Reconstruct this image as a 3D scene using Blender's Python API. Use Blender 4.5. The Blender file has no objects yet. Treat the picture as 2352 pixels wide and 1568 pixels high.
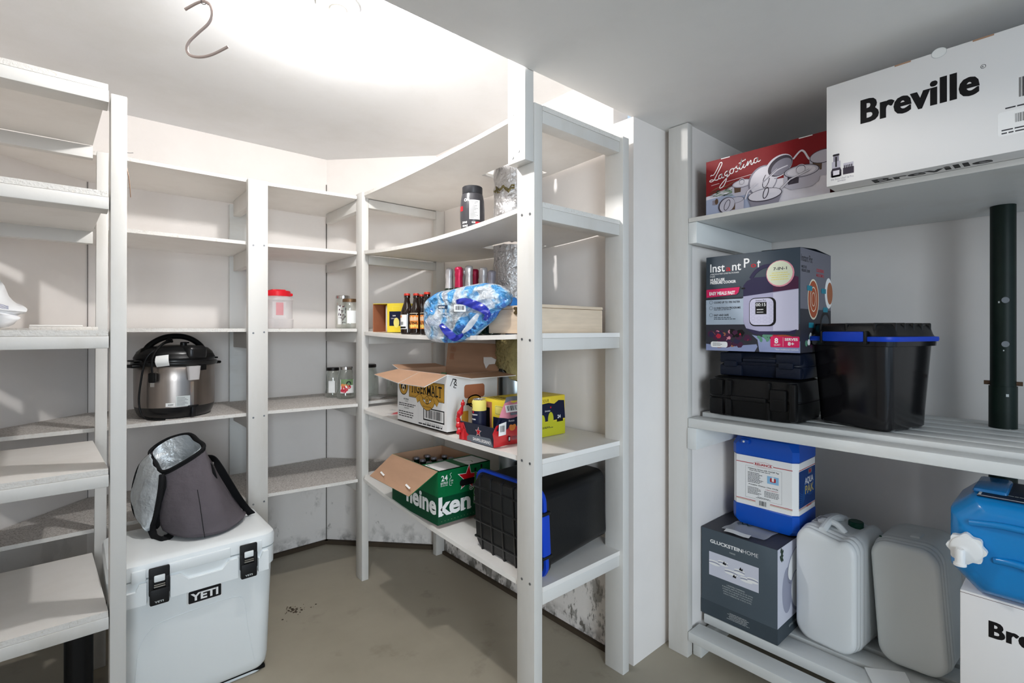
import bpy, bmesh, math, random
from mathutils import Vector, Matrix

# ---------------------------------------------------------------- camera, world, exposure
scene = bpy.context.scene
COL = scene.collection
PI = math.pi
CAM_H = 1.354
YAW = math.atan(1313.0 / 1151.0)          # angle between the view axis and the +x wall direction
cam_d = bpy.data.cameras.new('camera')
cam = bpy.data.objects.new('camera', cam_d)
COL.objects.link(cam)
cam_d.sensor_width = 36.0
cam_d.lens = 36.0 * 1151.0 / 2352.0
cam_d.shift_y = -26.0 / 2352.0
cam_d.clip_start = 0.02
cam.location = (0, 0, CAM_H)
cam.rotation_euler = (PI / 2, 0, YAW - PI / 2)
scene.camera = cam

world = bpy.data.worlds.new('world')
scene.world = world
world.use_nodes = True
bg = world.node_tree.nodes['Background']
bg.inputs[0].default_value = (0.62, 0.80, 1.0, 1)
bg.inputs[1].default_value = 0.76
BULB_STRENGTH = 800.0
scene.view_settings.view_transform = 'Standard'
scene.view_settings.look = 'None'
scene.view_settings.gamma = 1.0
scene.view_settings.use_curve_mapping = False
scene.view_settings.exposure = 0.30
scene.cycles.max_bounces = 12
scene.cycles.diffuse_bounces = 8
scene.cycles.glossy_bounces = 4
scene.cycles.transmission_bounces = 10
scene.cycles.transparent_max_bounces = 16
scene.cycles.sample_clamp_indirect = 6.0
scene.cycles.caustics_reflective = False
scene.cycles.caustics_refractive = False

def lamp_area(name, loc, rot, sx, sy, power, color):
    d = bpy.data.lights.new(name, 'AREA')
    d.shape = 'RECTANGLE'; d.size = sx; d.size_y = sy
    d.energy = power; d.color = color
    o = bpy.data.objects.new(name, d)
    o.location = loc; o.rotation_euler = rot
    COL.objects.link(o)
    return o
# added soft bluish fill light behind the camera, aimed to lift the room's shadows
L = lamp_area('room_fill', (-1.3, -3.0, 1.5), (0, 0, 0), 1.8, 1.9, 33.0, (0.84, 0.93, 1.0))
L.rotation_euler = (Vector((0.75, 2.5, 0.75)) - L.location).to_track_quat('-Z', 'Y').to_euler()
L.data.spread = math.radians(75)

# ---------------------------------------------------------------- materials
MATS = {}
def srgb(h):
    h = h.lstrip('#')
    v = [int(h[i:i+2], 16) / 255.0 for i in (0, 2, 4)]
    return tuple(c / 12.92 if c <= 0.04045 else ((c + 0.055) / 1.055) ** 2.4 for c in v) + (1.0,)

def mat(name, col, rough=0.55, metal=0.0, bump=0.0, bscale=40.0, vary=0.0, vscale=6.0, trans=0.0, ior=1.45,
        emit=0.0, alpha=1.0, coat=0.0, aniso=0.0, bdist=0.002, stretch=None, sss=0.0):
    if name in MATS: return MATS[name]
    m = bpy.data.materials.new(name); m.use_nodes = True
    nt = m.node_tree; b = nt.nodes['Principled BSDF']
    c = srgb(col) if isinstance(col, str) else tuple(col) + (1.0,) if len(col) == 3 else col
    b.inputs['Base Color'].default_value = c
    b.inputs['Roughness'].default_value = rough
    b.inputs['Metallic'].default_value = metal
    b.inputs['IOR'].default_value = ior
    if metal == 0 and rough >= .33: b.inputs['Specular IOR Level'].default_value = .28
    b.inputs['Transmission Weight'].default_value = trans
    b.inputs['Alpha'].default_value = alpha
    b.inputs['Coat Weight'].default_value = coat
    b.inputs['Anisotropic'].default_value = aniso
    if emit:
        b.inputs['Emission Color'].default_value = c
        b.inputs['Emission Strength'].default_value = emit
    if vary or bump:
        tc = nt.nodes.new('ShaderNodeTexCoord'); mp = nt.nodes.new('ShaderNodeMapping')
        nt.links.new(tc.outputs['Object'], mp.inputs['Vector'])
        if stretch: mp.inputs['Scale'].default_value = stretch
    if vary:
        n = nt.nodes.new('ShaderNodeTexNoise'); n.inputs['Scale'].default_value = vscale
        n.inputs['Detail'].default_value = 4
        nt.links.new(mp.outputs[0], n.inputs['Vector'])
        r = nt.nodes.new('ShaderNodeValToRGB')
        r.color_ramp.elements[0].position = 0.3; r.color_ramp.elements[1].position = 0.7
        r.color_ramp.elements[0].color = tuple(max(0, x * (1 - vary)) for x in c[:3]) + (1,)
        r.color_ramp.elements[1].color = c
        nt.links.new(n.outputs['Fac'], r.inputs['Fac']); nt.links.new(r.outputs[0], b.inputs['Base Color'])
    if bump:
        n2 = nt.nodes.new('ShaderNodeTexNoise'); n2.inputs['Scale'].default_value = bscale
        n2.inputs['Detail'].default_value = 5
        nt.links.new(mp.outputs[0], n2.inputs['Vector'])
        bp = nt.nodes.new('ShaderNodeBump'); bp.inputs['Strength'].default_value = bump
        bp.inputs['Distance'].default_value = bdist
        nt.links.new(n2.outputs['Fac'], bp.inputs['Height']); nt.links.new(bp.outputs[0], b.inputs['Normal'])
    MATS[name] = m
    return m

def layered(name, base, spots, rough=0.6, bump=0.15, bscale=30.0, world=False):
    """base colour plus layers of thresholded noise: (colour, scale, lo, hi, amount, zlimit or None, stretch)"""
    m = bpy.data.materials.new(name); m.use_nodes = True
    nt = m.node_tree; b = nt.nodes['Principled BSDF']; b.inputs['Roughness'].default_value = rough
    tc = nt.nodes.new('ShaderNodeTexCoord')
    src = tc.outputs['Object']
    cur = None
    for i, (col, sc, lo, hi, amt, zl, st) in enumerate(spots):
        mp = nt.nodes.new('ShaderNodeMapping'); nt.links.new(src, mp.inputs['Vector'])
        mp.inputs['Scale'].default_value = st or (1, 1, 1)
        mp.inputs['Location'].default_value = (i * 3.7, i * 1.3, i * 2.1)
        n = nt.nodes.new('ShaderNodeTexNoise'); n.inputs['Scale'].default_value = sc
        n.inputs['Detail'].default_value = 6; n.inputs['Roughness'].default_value = 0.62
        nt.links.new(mp.outputs[0], n.inputs['Vector'])
        mr = nt.nodes.new('ShaderNodeMapRange'); mr.inputs[1].default_value = lo; mr.inputs[2].default_value = hi
        mr.inputs[3].default_value = 0; mr.inputs[4].default_value = amt
        nt.links.new(n.outputs['Fac'], mr.inputs[0])
        fac = mr.outputs[0]
        if zl:
            sx = nt.nodes.new('ShaderNodeSeparateXYZ'); nt.links.new(src, sx.inputs[0])
            zr = nt.nodes.new('ShaderNodeMapRange'); zr.inputs[1].default_value = zl[1]; zr.inputs[2].default_value = zl[0]
            zr.inputs[3].default_value = 0; zr.inputs[4].default_value = 1
            nt.links.new(sx.outputs[2], zr.inputs[0])
            mu = nt.nodes.new('ShaderNodeMath'); mu.operation = 'MULTIPLY'
            nt.links.new(fac, mu.inputs[0]); nt.links.new(zr.outputs[0], mu.inputs[1]); fac = mu.outputs[0]
        mx = nt.nodes.new('ShaderNodeMix'); mx.data_type = 'RGBA'
        nt.links.new(fac, mx.inputs[0])
        if cur is None: mx.inputs[6].default_value = srgb(base)
        else: nt.links.new(cur, mx.inputs[6])
        mx.inputs[7].default_value = srgb(col)
        cur = mx.outputs[2]
    if cur is None: b.inputs['Base Color'].default_value = srgb(base)
    else: nt.links.new(cur, b.inputs['Base Color'])
    if bump:
        n2 = nt.nodes.new('ShaderNodeTexNoise'); n2.inputs['Scale'].default_value = bscale; n2.inputs['Detail'].default_value = 6
        nt.links.new(src, n2.inputs['Vector'])
        bp = nt.nodes.new('ShaderNodeBump'); bp.inputs['Strength'].default_value = bump; bp.inputs['Distance'].default_value = 0.003
        nt.links.new(n2.outputs['Fac'], bp.inputs['Height']); nt.links.new(bp.outputs[0], b.inputs['Normal'])
    MATS[name] = m
    return m

# painted surfaces
layered('wall_paint', '#eae5e1', [('#e1dbd7', 2.0, .45, .7, .6, None, None), ('#8f8a84', 34, .72, .78, .5, (0.05, 1.3), None)], .6, .12, 18)
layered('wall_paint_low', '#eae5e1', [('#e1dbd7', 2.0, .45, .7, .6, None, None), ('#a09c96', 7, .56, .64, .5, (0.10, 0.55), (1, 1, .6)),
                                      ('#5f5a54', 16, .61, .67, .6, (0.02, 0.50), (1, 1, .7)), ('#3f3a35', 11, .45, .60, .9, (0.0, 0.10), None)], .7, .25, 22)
layered('wall_paint_peeling', '#eae5e1', [('#e1dbd7', 2.0, .45, .7, .6, None, None), ('#8d8a85', 9, .52, .56, .9, (0.12, 0.62), (1, 1, .55)),
                                      ('#6a645c', 26, .57, .61, .9, (0.05, 0.60), (1, 1, .45)), ('#4a443d', 14, .45, .58, .9, (0.0, 0.09), None)], .7, .35, 22)
layered('low_ceiling_paint', '#ebebea', [('#e2e2e1', 3.0, .45, .7, .6, None, None)], .65, .10, 60)
layered('ceiling_paint', '#dadbdc', [('#d0d0ce', 3.0, .45, .7, .6, None, None)], .65, .10, 60)
layered('board_paint', '#e8e5e1', [('#d5cfc8', 3.0, .45, .75, .6, None, None), ('#a8a29a', 28, .73, .80, .6, None, None)], .5, .10, 14)
layered('wood_paint', '#d3d1cd', [('#c3beb6', 5.0, .5, .75, .7, None, (1, 1, .25)), ('#8d8880', 38, .745, .78, .7, None, (1, 1, .5))], .45, .22, 26)
layered('grey_wood_paint', '#d8dad9', [('#bdb8ae', 4.0, .52, .78, .7, None, (.3, .3, 1)), ('#80776c', 30, .73, .78, .7, None, None)], .5, .3, 30)
layered('chipboard_edge', '#dad7d2', [('#b9ad9f', 120, .55, .70, .55, None, None), ('#7c7064', 90, .70, .76, .7, None, None)], .75, .6, 150)
layered('speckled_board', '#cdc8c3', [('#8f8781', 190, .48, .60, .85, None, None), ('#efece8', 260, .60, .66, .8, None, None)], .8, .25, 120)
layered('floor_paint', '#a39b8b', [('#948c7c', 1.6, .42, .72, .8, None, None), ('#7a7163', 6, .60, .75, .55, None, None),
                                   ('#bdb7a8', 75, .735, .765, .75, None, (1, .45, 1)), ('#453d33', 22, .74, .79, .75, None, None)], .55, .18, 14)
mat('dark_gap', '#3a332c', .9)
mat('cork_dark', '#463c31', .9)
mat('screw', '#8b8d90', .35, .9)
mat('rust_wire', '#7b6555', .5, .6)

# ---------------------------------------------------------------- mesh builder
def cr(p0, p1, p2, p3, t):
    return 0.5 * ((2 * p1) + (-p0 + p2) * t + (2*p0 - 5*p1 + 4*p2 - p3) * t*t + (-p0 + 3*p1 - 3*p2 + p3) * t*t*t)
def smooth_path(pts, n=6, closed=False):
    P = [Vector(p) for p in pts]; out = []; L = len(P)
    rng = L if closed else L - 1
    for i in range(rng):
        if closed: a, b, c, d = P[(i-1) % L], P[i], P[(i+1) % L], P[(i+2) % L]
        else: a, b, c, d = P[max(i-1, 0)], P[i], P[i+1], P[min(i+2, L-1)]
        for k in range(n): out.append(cr(a, b, c, d, k / n))
    if not closed: out.append(P[-1].copy())
    return out

_txt = {}
def text_geo(s, bold=0.0, space=1.0, font_shear=0.0, align='LEFT'):
    k = (s, bold, space, font_shear, align)
    if k in _txt: return _txt[k]
    cu = bpy.data.curves.new('tmp_text', 'FONT'); cu.body = s; cu.size = 1.0
    cu.offset = bold; cu.space_character = space; cu.shear = font_shear; cu.align_x = align
    cu.resolution_u = 3; cu.dimensions = '2D'; cu.fill_mode = 'FRONT'
    ob = bpy.data.objects.new('tmp_text', cu)
    me = bpy.data.meshes.new_from_object(ob)
    vs = [v.co.copy() for v in me.vertices]; fs = [list(p.vertices) for p in me.polygons]
    bpy.data.objects.remove(ob); bpy.data.curves.remove(cu); bpy.data.meshes.remove(me)
    if vs:
        x0 = min(v.x for v in vs); x1 = max(v.x for v in vs); y0 = min(v.y for v in vs); y1 = max(v.y for v in vs)
    else: x0 = x1 = y0 = y1 = 0
    _txt[k] = (vs, fs, x0, x1, y0, y1)
    return _txt[k]

class MB:
    def __init__(self): self.v = []; self.f = []; self.m = []; self.names = []; self.M = Matrix.Identity(4)
    def mi(self, m):
        if m not in self.names: self.names.append(m)
        return self.names.index(m)
    def add(self, vs, fs, m, M=None):
        T = self.M @ M if M is not None else self.M
        o = len(self.v); k = self.mi(m)
        self.v += [T @ Vector(p) for p in vs]
        for f in fs: self.f.append([i + o for i in f]); self.m.append(k)
        return self
    def box(self, x0, x1, y0, y1, z0, z1, m, r=0.0, seg=2, M=None):
        if r <= 0:
            vs = [(x, y, z) for z in (z0, z1) for y in (y0, y1) for x in (x0, x1)]
            fs = [(0,2,3,1), (4,5,7,6), (0,1,5,4), (2,6,7,3), (0,4,6,2), (1,3,7,5)]
            return self.add(vs, fs, m, M)
        bm = bmesh.new(); bmesh.ops.create_cube(bm, size=1)
        for v in bm.verts:
            v.co = Vector((x0 + (v.co.x + .5) * (x1 - x0), y0 + (v.co.y + .5) * (y1 - y0), z0 + (v.co.z + .5) * (z1 - z0)))
        r = min(r, abs(x1-x0) * .49, abs(y1-y0) * .49, abs(z1-z0) * .49)
        bmesh.ops.bevel(bm, geom=bm.edges[:], offset=r, segments=seg, profile=.5, affect='EDGES')
        bm.verts.index_update()
        vs = [v.co.copy() for v in bm.verts]; fs = [[v.index for v in f.verts] for f in bm.faces]; bm.free()
        return self.add(vs, fs, m, M)
    def hexa(self, c, m, M=None):   # c: 4 bottom corners ccw, 4 top corners ccw
        return self.add(c, [(3,2,1,0), (4,5,6,7), (0,1,5,4), (1,2,6,5), (2,3,7,6), (3,0,4,7)], m, M)
    def prism(self, poly, z0, z1, m, M=None, mside=None):
        n = len(poly)
        vs = [(p[0], p[1], z0) for p in poly] + [(p[0], p[1], z1) for p in poly]
        self.add(vs, [list(range(n))[::-1], [i + n for i in range(n)]], m, M)
        self.add(vs, [(i, (i+1) % n, (i+1) % n + n, i + n) for i in range(n)], mside or m, M)
        return self
    def lathe(self, prof, m, seg=28, M=None, sx=1.0, sy=1.0, cap=True):
        vs = []; fs = []
        n = len(prof)
        for r, z in prof:
            for k in range(seg):
                a = 2 * PI * k / seg
                vs.append((r * math.cos(a) * sx, r * math.sin(a) * sy, z))
        for i in range(n - 1):
            for k in range(seg):
                k2 = (k + 1) % seg
                fs.append((i*seg + k, i*seg + k2, (i+1)*seg + k2, (i+1)*seg + k))
        if cap:
            if prof[0][0] > 1e-5: fs.append(tuple(range(seg))[::-1])
            if prof[-1][0] > 1e-5: fs.append(tuple((n-1)*seg + k for k in range(seg)))
        return self.add(vs, fs, m, M)
    def loft(self, rings, m, M=None, cap0=True, cap1=True):
        n = len(rings[0]); vs = []; fs = []
        for r in rings: vs += [tuple(p) for p in r]
        for i in range(len(rings) - 1):
            for k in range(n):
                k2 = (k + 1) % n
                fs.append((i*n + k, i*n + k2, (i+1)*n + k2, (i+1)*n + k))
        if cap0: fs.append(tuple(range(n))[::-1])
        if cap1: fs.append(tuple((len(rings)-1)*n + k for k in range(n)))
        return self.add(vs, fs, m, M)
    def tube(self, pts, r, m, seg=8, M=None, flat=None, up=(0, 0, 1), closed=False):
        """round tube, or a flat ribbon when flat=(half width, half thickness)"""
        P = [Vector(p) for p in pts]; rings = []; L = len(P); upv = Vector(up)
        prev = None
        for i in range(L):
            t = (P[min(i+1, L-1)] - P[max(i-1, 0)])
            if t.length < 1e-9: t = Vector((0, 0, 1))
            t.normalize()
            if flat:
                s = t.cross(upv)
                if s.length < 1e-4: s = prev or Vector((1, 0, 0))
                s.normalize()
            else:
                s = prev - t * prev.dot(t) if prev is not None else t.cross(upv)
                if s.length < 1e-4: s = t.cross(Vector((1, 0, 0)))
                if s.length < 1e-4: s = t.cross(Vector((0, 1, 0)))
                s.normalize()
            prev = s
            u = s.cross(t).normalized()
            rr = r[i] if isinstance(r, (list, tuple)) else r
            if flat:
                a, b = flat
                rings.append([P[i] + s*a + u*b, P[i] - s*a + u*b, P[i] - s*a - u*b, P[i] + s*a - u*b])
            else:
                rings.append([P[i] + s * (rr * math.cos(2*PI*k/seg)) + u * (rr * math.sin(2*PI*k/seg)) for k in range(seg)])
        return self.loft(rings, m, M)
    def sheet(self, grid, thick, m, M=None, m2=None):
        """grid of points -> thin shell with thickness along local normals"""
        R, C = len(grid), len(grid[0])
        G = [[Vector(p) for p in row] for row in grid]
        N = []
        for i in range(R):
            row = []
            for j in range(C):
                a = G[min(i+1, R-1)][j] - G[max(i-1, 0)][j]; b = G[i][min(j+1, C-1)] - G[i][max(j-1, 0)]
                n = a.cross(b); row.append(n.normalized() if n.length > 1e-12 else Vector((0, 0, 1)))
            N.append(row)
        vs = [G[i][j] + N[i][j] * (thick/2) for i in range(R) for j in range(C)] + [G[i][j] - N[i][j] * (thick/2) for i in range(R) for j in range(C)]
        o = R * C; f1 = []; f2 = []; f3 = []
        for i in range(R-1):
            for j in range(C-1):
                q = (i*C+j, (i+1)*C+j, (i+1)*C+j+1, i*C+j+1)
                f1.append(q); f2.append(tuple(x + o for x in q[::-1]))
        rim = [(0, j) for j in range(C)] + [(i, C-1) for i in range(1, R)] + [(R-1, j) for j in range(C-2, -1, -1)] + [(i, 0) for i in range(R-2, 0, -1)]
        ids = [i*C+j for i, j in rim]
        for k in range(len(ids)):
            a, b = ids[k], ids[(k+1) % len(ids)]; f3.append((a, b, b+o, a+o))
        self.add(vs, f1 + f3, m, M)
        return self.add(vs, f2, m2 or m, M)
    def build(self, name, parent=None, loc=None, rz=0.0, sharp=35.0, smooth=True, **props):
        me = bpy.data.meshes.new(name)
        me.from_pydata([tuple(v) for v in self.v], [], self.f)
        for n in self.names: me.materials.append(MATS[n])
        me.polygons.foreach_set('material_index', self.m)
        bm = bmesh.new(); bm.from_mesh(me)
        bmesh.ops.recalc_face_normals(bm, faces=bm.faces[:]) if props.pop('recalc', False) else None
        bm.to_mesh(me); bm.free()
        if smooth:
            me.polygons.foreach_set('use_smooth', [True] * len(me.polygons))
            me.set_sharp_from_angle(angle=math.radians(sharp))
        me.update()
        o = bpy.data.objects.new(name, me); COL.objects.link(o)
        if parent: o.parent = parent
        if loc is not None: o.location = loc
        o.rotation_euler = (0, 0, rz)
        for k, v in props.items(): o[k] = v
        return o

def thing(name, label, cat, loc=(0, 0, 0), rz=0.0, group=None, tilt=None):
    o = bpy.data.objects.new(name, None); COL.objects.link(o)
    o.empty_display_size = 0.05
    o.location = loc; o.rotation_euler = (tilt[0], tilt[1], rz) if tilt else (0, 0, rz)
    o['label'] = label; o['category'] = cat
    if group: o['group'] = group
    return o
def tag(o, label, cat, group=None):
    o['label'] = label; o['category'] = cat
    if group: o['group'] = group
    return o

class Face:
    """prints on one flat side: fractional coordinates (0..1, 0..1) from its lower left corner"""
    def __init__(self, mb, o, ux, uy, w, h, lift=0.00016, curve=None):
        self.mb = mb; self.o = Vector(o); self.ux = Vector(ux).normalized(); self.uy = Vector(uy).normalized()
        self.n = self.ux.cross(self.uy); self.w = w; self.h = h; self.k = 1; self.lift = lift; self.curve = curve
    def P(self, x, y, lay=None):
        l = self.lift * (self.k if lay is None else lay)
        return self.o + self.ux * (x * self.w) + self.uy * (y * self.h) + self.n * l
    def poly(self, pts, m, lay=None):
        self.mb.add([self.P(x, y, lay) for x, y in pts], [tuple(range(len(pts)))], m)
        return self
    def rect(self, x0, y0, x1, y1, m, r=0.0, lay=None):
        if r <= 0: return self.poly([(x0, y0), (x1, y0), (x1, y1), (x0, y1)], m, lay)
        rx = r / self.w; ry = r / self.h; pts = []
        for cx, cy, a0 in ((x1-rx, y0+ry, -90), (x1-rx, y1-ry, 0), (x0+rx, y1-ry, 90), (x0+rx, y0+ry, 180)):
            for k in range(5):
                a = math.radians(a0 + 22.5 * k); pts.append((cx + rx * math.cos(a), cy + ry * math.sin(a)))
        return self.poly(pts, m, lay)
    def ell(self, cx, cy, rx, ry, m, lay=None, n=24, rot=0.0):
        """rx, ry in metres"""
        pts = []
        for k in range(n):
            a = 2*PI*k/n; x = rx*math.cos(a); y = ry*math.sin(a)
            pts.append((cx + (x*math.cos(rot) - y*math.sin(rot)) / self.w, cy + (x*math.sin(rot) + y*math.cos(rot)) / self.h))
        return self.poly(pts, m, lay)
    def ring(self, cx, cy, rx, ry, t, m, lay=None, n=28, rot=0.0, a0=0.0, a1=2*PI):
        pi_ = []; po = []
        full = abs(a1 - a0) > 6.28
        for k in range(n + (0 if full else 1)):
            a = a0 + (a1-a0)*k/n
            for L, s in ((po, 0), (pi_, t)):
                x = (rx-s)*math.cos(a); y = (ry-s)*math.sin(a)
                L.append(self.P(cx + (x*math.cos(rot) - y*math.sin(rot)) / self.w, cy + (x*math.sin(rot) + y*math.cos(rot)) / self.h, lay))
        N = len(po); fs = [(k, (k+1) % N, (k+1) % N + N, k + N) for k in range(N if full else N-1)]
        self.mb.add(po + pi_, fs, m); return self
    def line(self, pts, t, m, lay=None):
        """stroke of width t metres through fractional points"""
        W = Vector((self.w, self.h)); Q = [Vector((p[0]*self.w, p[1]*self.h)) for p in pts]
        L = []; R = []
        for i in range(len(Q)):
            d = Q[min(i+1, len(Q)-1)] - Q[max(i-1, 0)]
            if d.length < 1e-9: d = Vector((1, 0))
            d.normalize(); n = Vector((-d.y, d.x)) * (t/2)
            a = Q[i] + n; b = Q[i] - n
            L.append(self.P(a.x/self.w, a.y/self.h, lay)); R.append(self.P(b.x/self.w, b.y/self.h, lay))
        N = len(Q); self.mb.add(R + L, [(i, i+1, i+1+N, i+N) for i in range(N-1)], m); return self
    def curve_line(self, pts, t, m, lay=None, n=6):
        q = smooth_path([(p[0], p[1], 0) for p in pts], n); return self.line([(p.x, p.y) for p in q], t, m, lay)
    def text(self, s, x, y, hgt, m, width=None, bold=0.0, shear=0.0, align='LEFT', lay=None, space=1.0, serif=0.0):
        """x, y fractional baseline start; hgt cap height in metres; width in metres squeezes the string"""
        vs, fs, x0, x1, y0, y1 = text_geo(s, bold, space, shear, align)
        if not vs: return self
        capv = text_geo('H', bold)
        sc = hgt / (capv[5] - capv[4]); sx = sc if width is None else width / (x1 - x0)
        out = []
        for v in vs:
            px = (v.x - x0) * sx if align == 'LEFT' else (v.x - (x0+x1)/2) * sx if align == 'CENTER' else (v.x - x1) * sx
            out.append(self.P(x + px / self.w, y + v.y * sc / self.h, lay))
        self.mb.add(out, fs, m); return self
    def fine(self, x0, y0, x1, y1, rows, m, fill=0.55, lay=None, seed=1, center=False):
        """rows of tiny word-like dashes standing for print too small to read"""
        rnd = random.Random(seed); dy = (y1 - y0) / rows
        for i in range(rows):
            yb = y1 - (i + 1) * dy; ln = (x1 - x0) * rnd.uniform(.7, 1.0)
            x = x0 + ((x1 - x0) - ln) / 2 if center else x0; end = x + ln
            while x < end - 1e-6:
                wd = min((x1 - x0) * rnd.uniform(.06, .16), end - x)
                self.rect(x, yb + dy*.25, x + wd, yb + dy*(.25 + fill), m, lay=lay); x += wd + (x1 - x0) * .02
        return self
    def barcode(self, x0, y0, x1, y1, m='ink_black', bg='print_white', seed=3, n=34):
        if bg: self.rect(x0, y0, x1, y1, bg)
        self.k += 1; rnd = random.Random(seed); x = x0 + (x1-x0)*.05; e = x1 - (x1-x0)*.05
        while x < e:
            w = (e - x0) / n * rnd.choice((.35, .5, .9)); self.rect(x, y0 + (y1-y0)*.14, min(x+w, e), y1 - (y1-y0)*.08, m); x += w + (e-x0)/n * rnd.choice((.4, .6, .9))
        self.k -= 1; return self

def box_face(mb, side, x0, x1, y0, y1, z0, z1):
    if side == 'front': return Face(mb, (x0, y0, z0), (1, 0, 0), (0, 0, 1), x1-x0, z1-z0)
    if side == 'right': return Face(mb, (x1, y0, z0), (0, 1, 0), (0, 0, 1), y1-y0, z1-z0)
    if side == 'left': return Face(mb, (x0, y1, z0), (0, -1, 0), (0, 0, 1), y1-y0, z1-z0)
    if side == 'top': return Face(mb, (x0, y0, z1), (1, 0, 0), (0, 1, 0), x1-x0, y1-y0)
    if side == 'bottom': return Face(mb, (x0, y1, z0), (1, 0, 0), (0, -1, 0), x1-x0, y1-y0)

def rrect(w, d, r, z=0.0, n=5, cx=0.0, cy=0.0, tilt=0.0):
    """rounded rectangle ring in the xy plane (counter-clockwise)"""
    pts = []
    for sx, sy, a0 in ((1, -1, -90), (1, 1, 0), (-1, 1, 90), (-1, -1, 180)):
        for k in range(n + 1):
            a = math.radians(a0 + 90.0 * k / n)
            pts.append(Vector((cx + sx*(w/2 - r) + r*math.cos(a), cy + sy*(d/2 - r) + r*math.sin(a), z)))
    return pts
def rrect_y(w, h, r, y=0.0, n=5, cx=0.0, cz=0.0):
    """rounded rectangle ring in the xz plane"""
    return [Vector((p.x, y, p.y)) for p in rrect(w, h, r, 0, n, cx, cz)]

mat('ink_black', '#121012', .5); mat('print_white', '#f0efee', .5); mat('print_red', '#b3202a', .45)
mat('carton_brown', '#b08c72', .8, bump=.15, bscale=120, vary=.12, vscale=5, stretch=(1, 1, 8))
# ---------------------------------------------------------------- the room
# x runs along the back wall, y along the right hand wall, away from the camera
def struct(name, mb, **k):
    o = mb.build(name, **k); o['kind'] = 'structure'; return o
CE, CL = 2.44, 2.215
struct('floor', MB().box(-1.4, 2.80, -2.6, 3.4, -0.08, 0.0, 'floor_paint'))
struct('ceiling', MB().box(-1.4, 1.86, 1.205, 3.4, CE, CE + .06, 'ceiling_paint'))
struct('ceiling', MB().box(-1.4, 2.80, -1.6, 1.205, CL, CE + .06, 'low_ceiling_paint'))
struct('wall_back', MB().box(0.052, 1.219, 3.185, 3.285, 0, CE, 'wall_paint_low'))
def wall_seg(name, p, q, t, m, z1=CE):
    p = Vector(p); q = Vector(q); d = (q - p).normalized(); n = Vector((d.y, -d.x)) * t
    mb = MB(); poly = [p, p + n, q + n, q]
    mb.prism([(v.x, v.y) for v in poly][::-1], 0, z1, m)
    return struct(name, mb, recalc=True)
wall_seg('wall_corner', (1.219, 3.185), (1.70, 2.655), -.1, 'wall_paint_low')
wall_seg('wall_corner', (0.052, 3.185), (-0.75, 2.38), .1, 'wall_paint_low')
struct('wall_right', MB().box(1.70, 1.80, 1.2965, 2.655, 0, CE, 'wall_paint_peeling'))
struct('wall_stub', MB().box(1.70, 2.02, 1.196, 1.296, 0, CL, 'wall_paint'))
struct('wall_partition', MB().box(1.955, 2.68, 1.09, 1.1955, 0, CL, 'wall_paint'))
struct('wall_recess', MB().box(2.68, 2.78, -1.6, 1.196, 0, CL, 'wall_paint'))
struct('wall_left', MB().box(-0.85, -0.75, -1.6, 2.38, 0, CE, 'wall_paint'))
# dark open joints between the wall sheets
def seam(x, y, z0, z1, rz=0, w=.004, d=.0015):
    mb = MB(); mb.box(-w/2, w/2, -d, d, z0, z1, 'dark_gap'); return struct('trim_1', mb, loc=(x, y, 0), rz=rz)
seam(1.2165, 3.1832, .02, 2.28, 0, .0035)
seam(1.697, 2.656, .0, 2.30, PI/2, .004)
seam(0.0545, 3.1832, .9, 2.12, 0, .002)
seam(0.0545, 3.1832, .4, .86, 0, .002)
# dark rough concrete curb where the sheets stop above the floor
cmb = MB()
cmb.box(0.10, 1.219, 3.160, 3.1845, 0, .022, 'cork_dark')
struct('baseboard_back', cmb)
wall = MB()
p = Vector((1.219, 3.185)); q = Vector((1.70, 2.655)); d = (q - p).normalized(); n = Vector((d.y, -d.x))
wall.prism([(v.x, v.y) for v in (p + n*.001, q + n*.001, q + n*.028, p + n*.028)], 0, .022, 'cork_dark')
struct('baseboard_corner', wall, recalc=True)
struct('baseboard_right', MB().box(1.682, 1.6995, 1.30, 2.56, 0, .016, 'cork_dark'))
# oily dirt patch and debris on the floor
random.seed(4)
db = MB()
for k in range(60):
    r = abs(random.gauss(0, .035)); a = random.uniform(0, 2*PI)
    x = 0.80 + r * math.cos(a) * 1.2; y = 2.52 + r * math.sin(a); s = random.uniform(.0012, .006)
    db.lathe([(s, 0), (s*.7, .0012), (0, .0016)], 'cork_dark', 6, M=Matrix.Translation((x, y, 0.0002)))
o = db.build('floor_debris'); o['kind'] = 'stuff'; tag(o, 'small scatter of dark debris on the painted floor', 'debris')

# ---------------------------------------------------------------- built-in shelving
def screws(mb, pts, axis):
    for p in pts:
        M = Matrix.Translation(p) @ (Matrix.Rotation(PI/2, 4, 'Y') if axis == 'x' else Matrix.Rotation(PI/2, 4, 'X'))
        mb.lathe([(.0045, -.001), (.0045, .0006), (.003, .0009), (.0012, .0002), (0, .0002)], 'screw', 10, M=M)

def lumber(parent, name, x0, x1, y0, y1, z0, z1, m='wood_paint', lean=(0, 0), extra=None, **p):
    mb = MB(); mb.box(x0, x1, y0, y1, z0, z1, m, r=.0025, seg=2)
    if lean != (0, 0):
        for v in mb.v:
            t = (v.z - z0) / (z1 - z0); v.x += lean[0]*t; v.y += lean[1]*t
    if extra: extra(mb)
    return mb.build(name, parent, **p)

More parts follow.
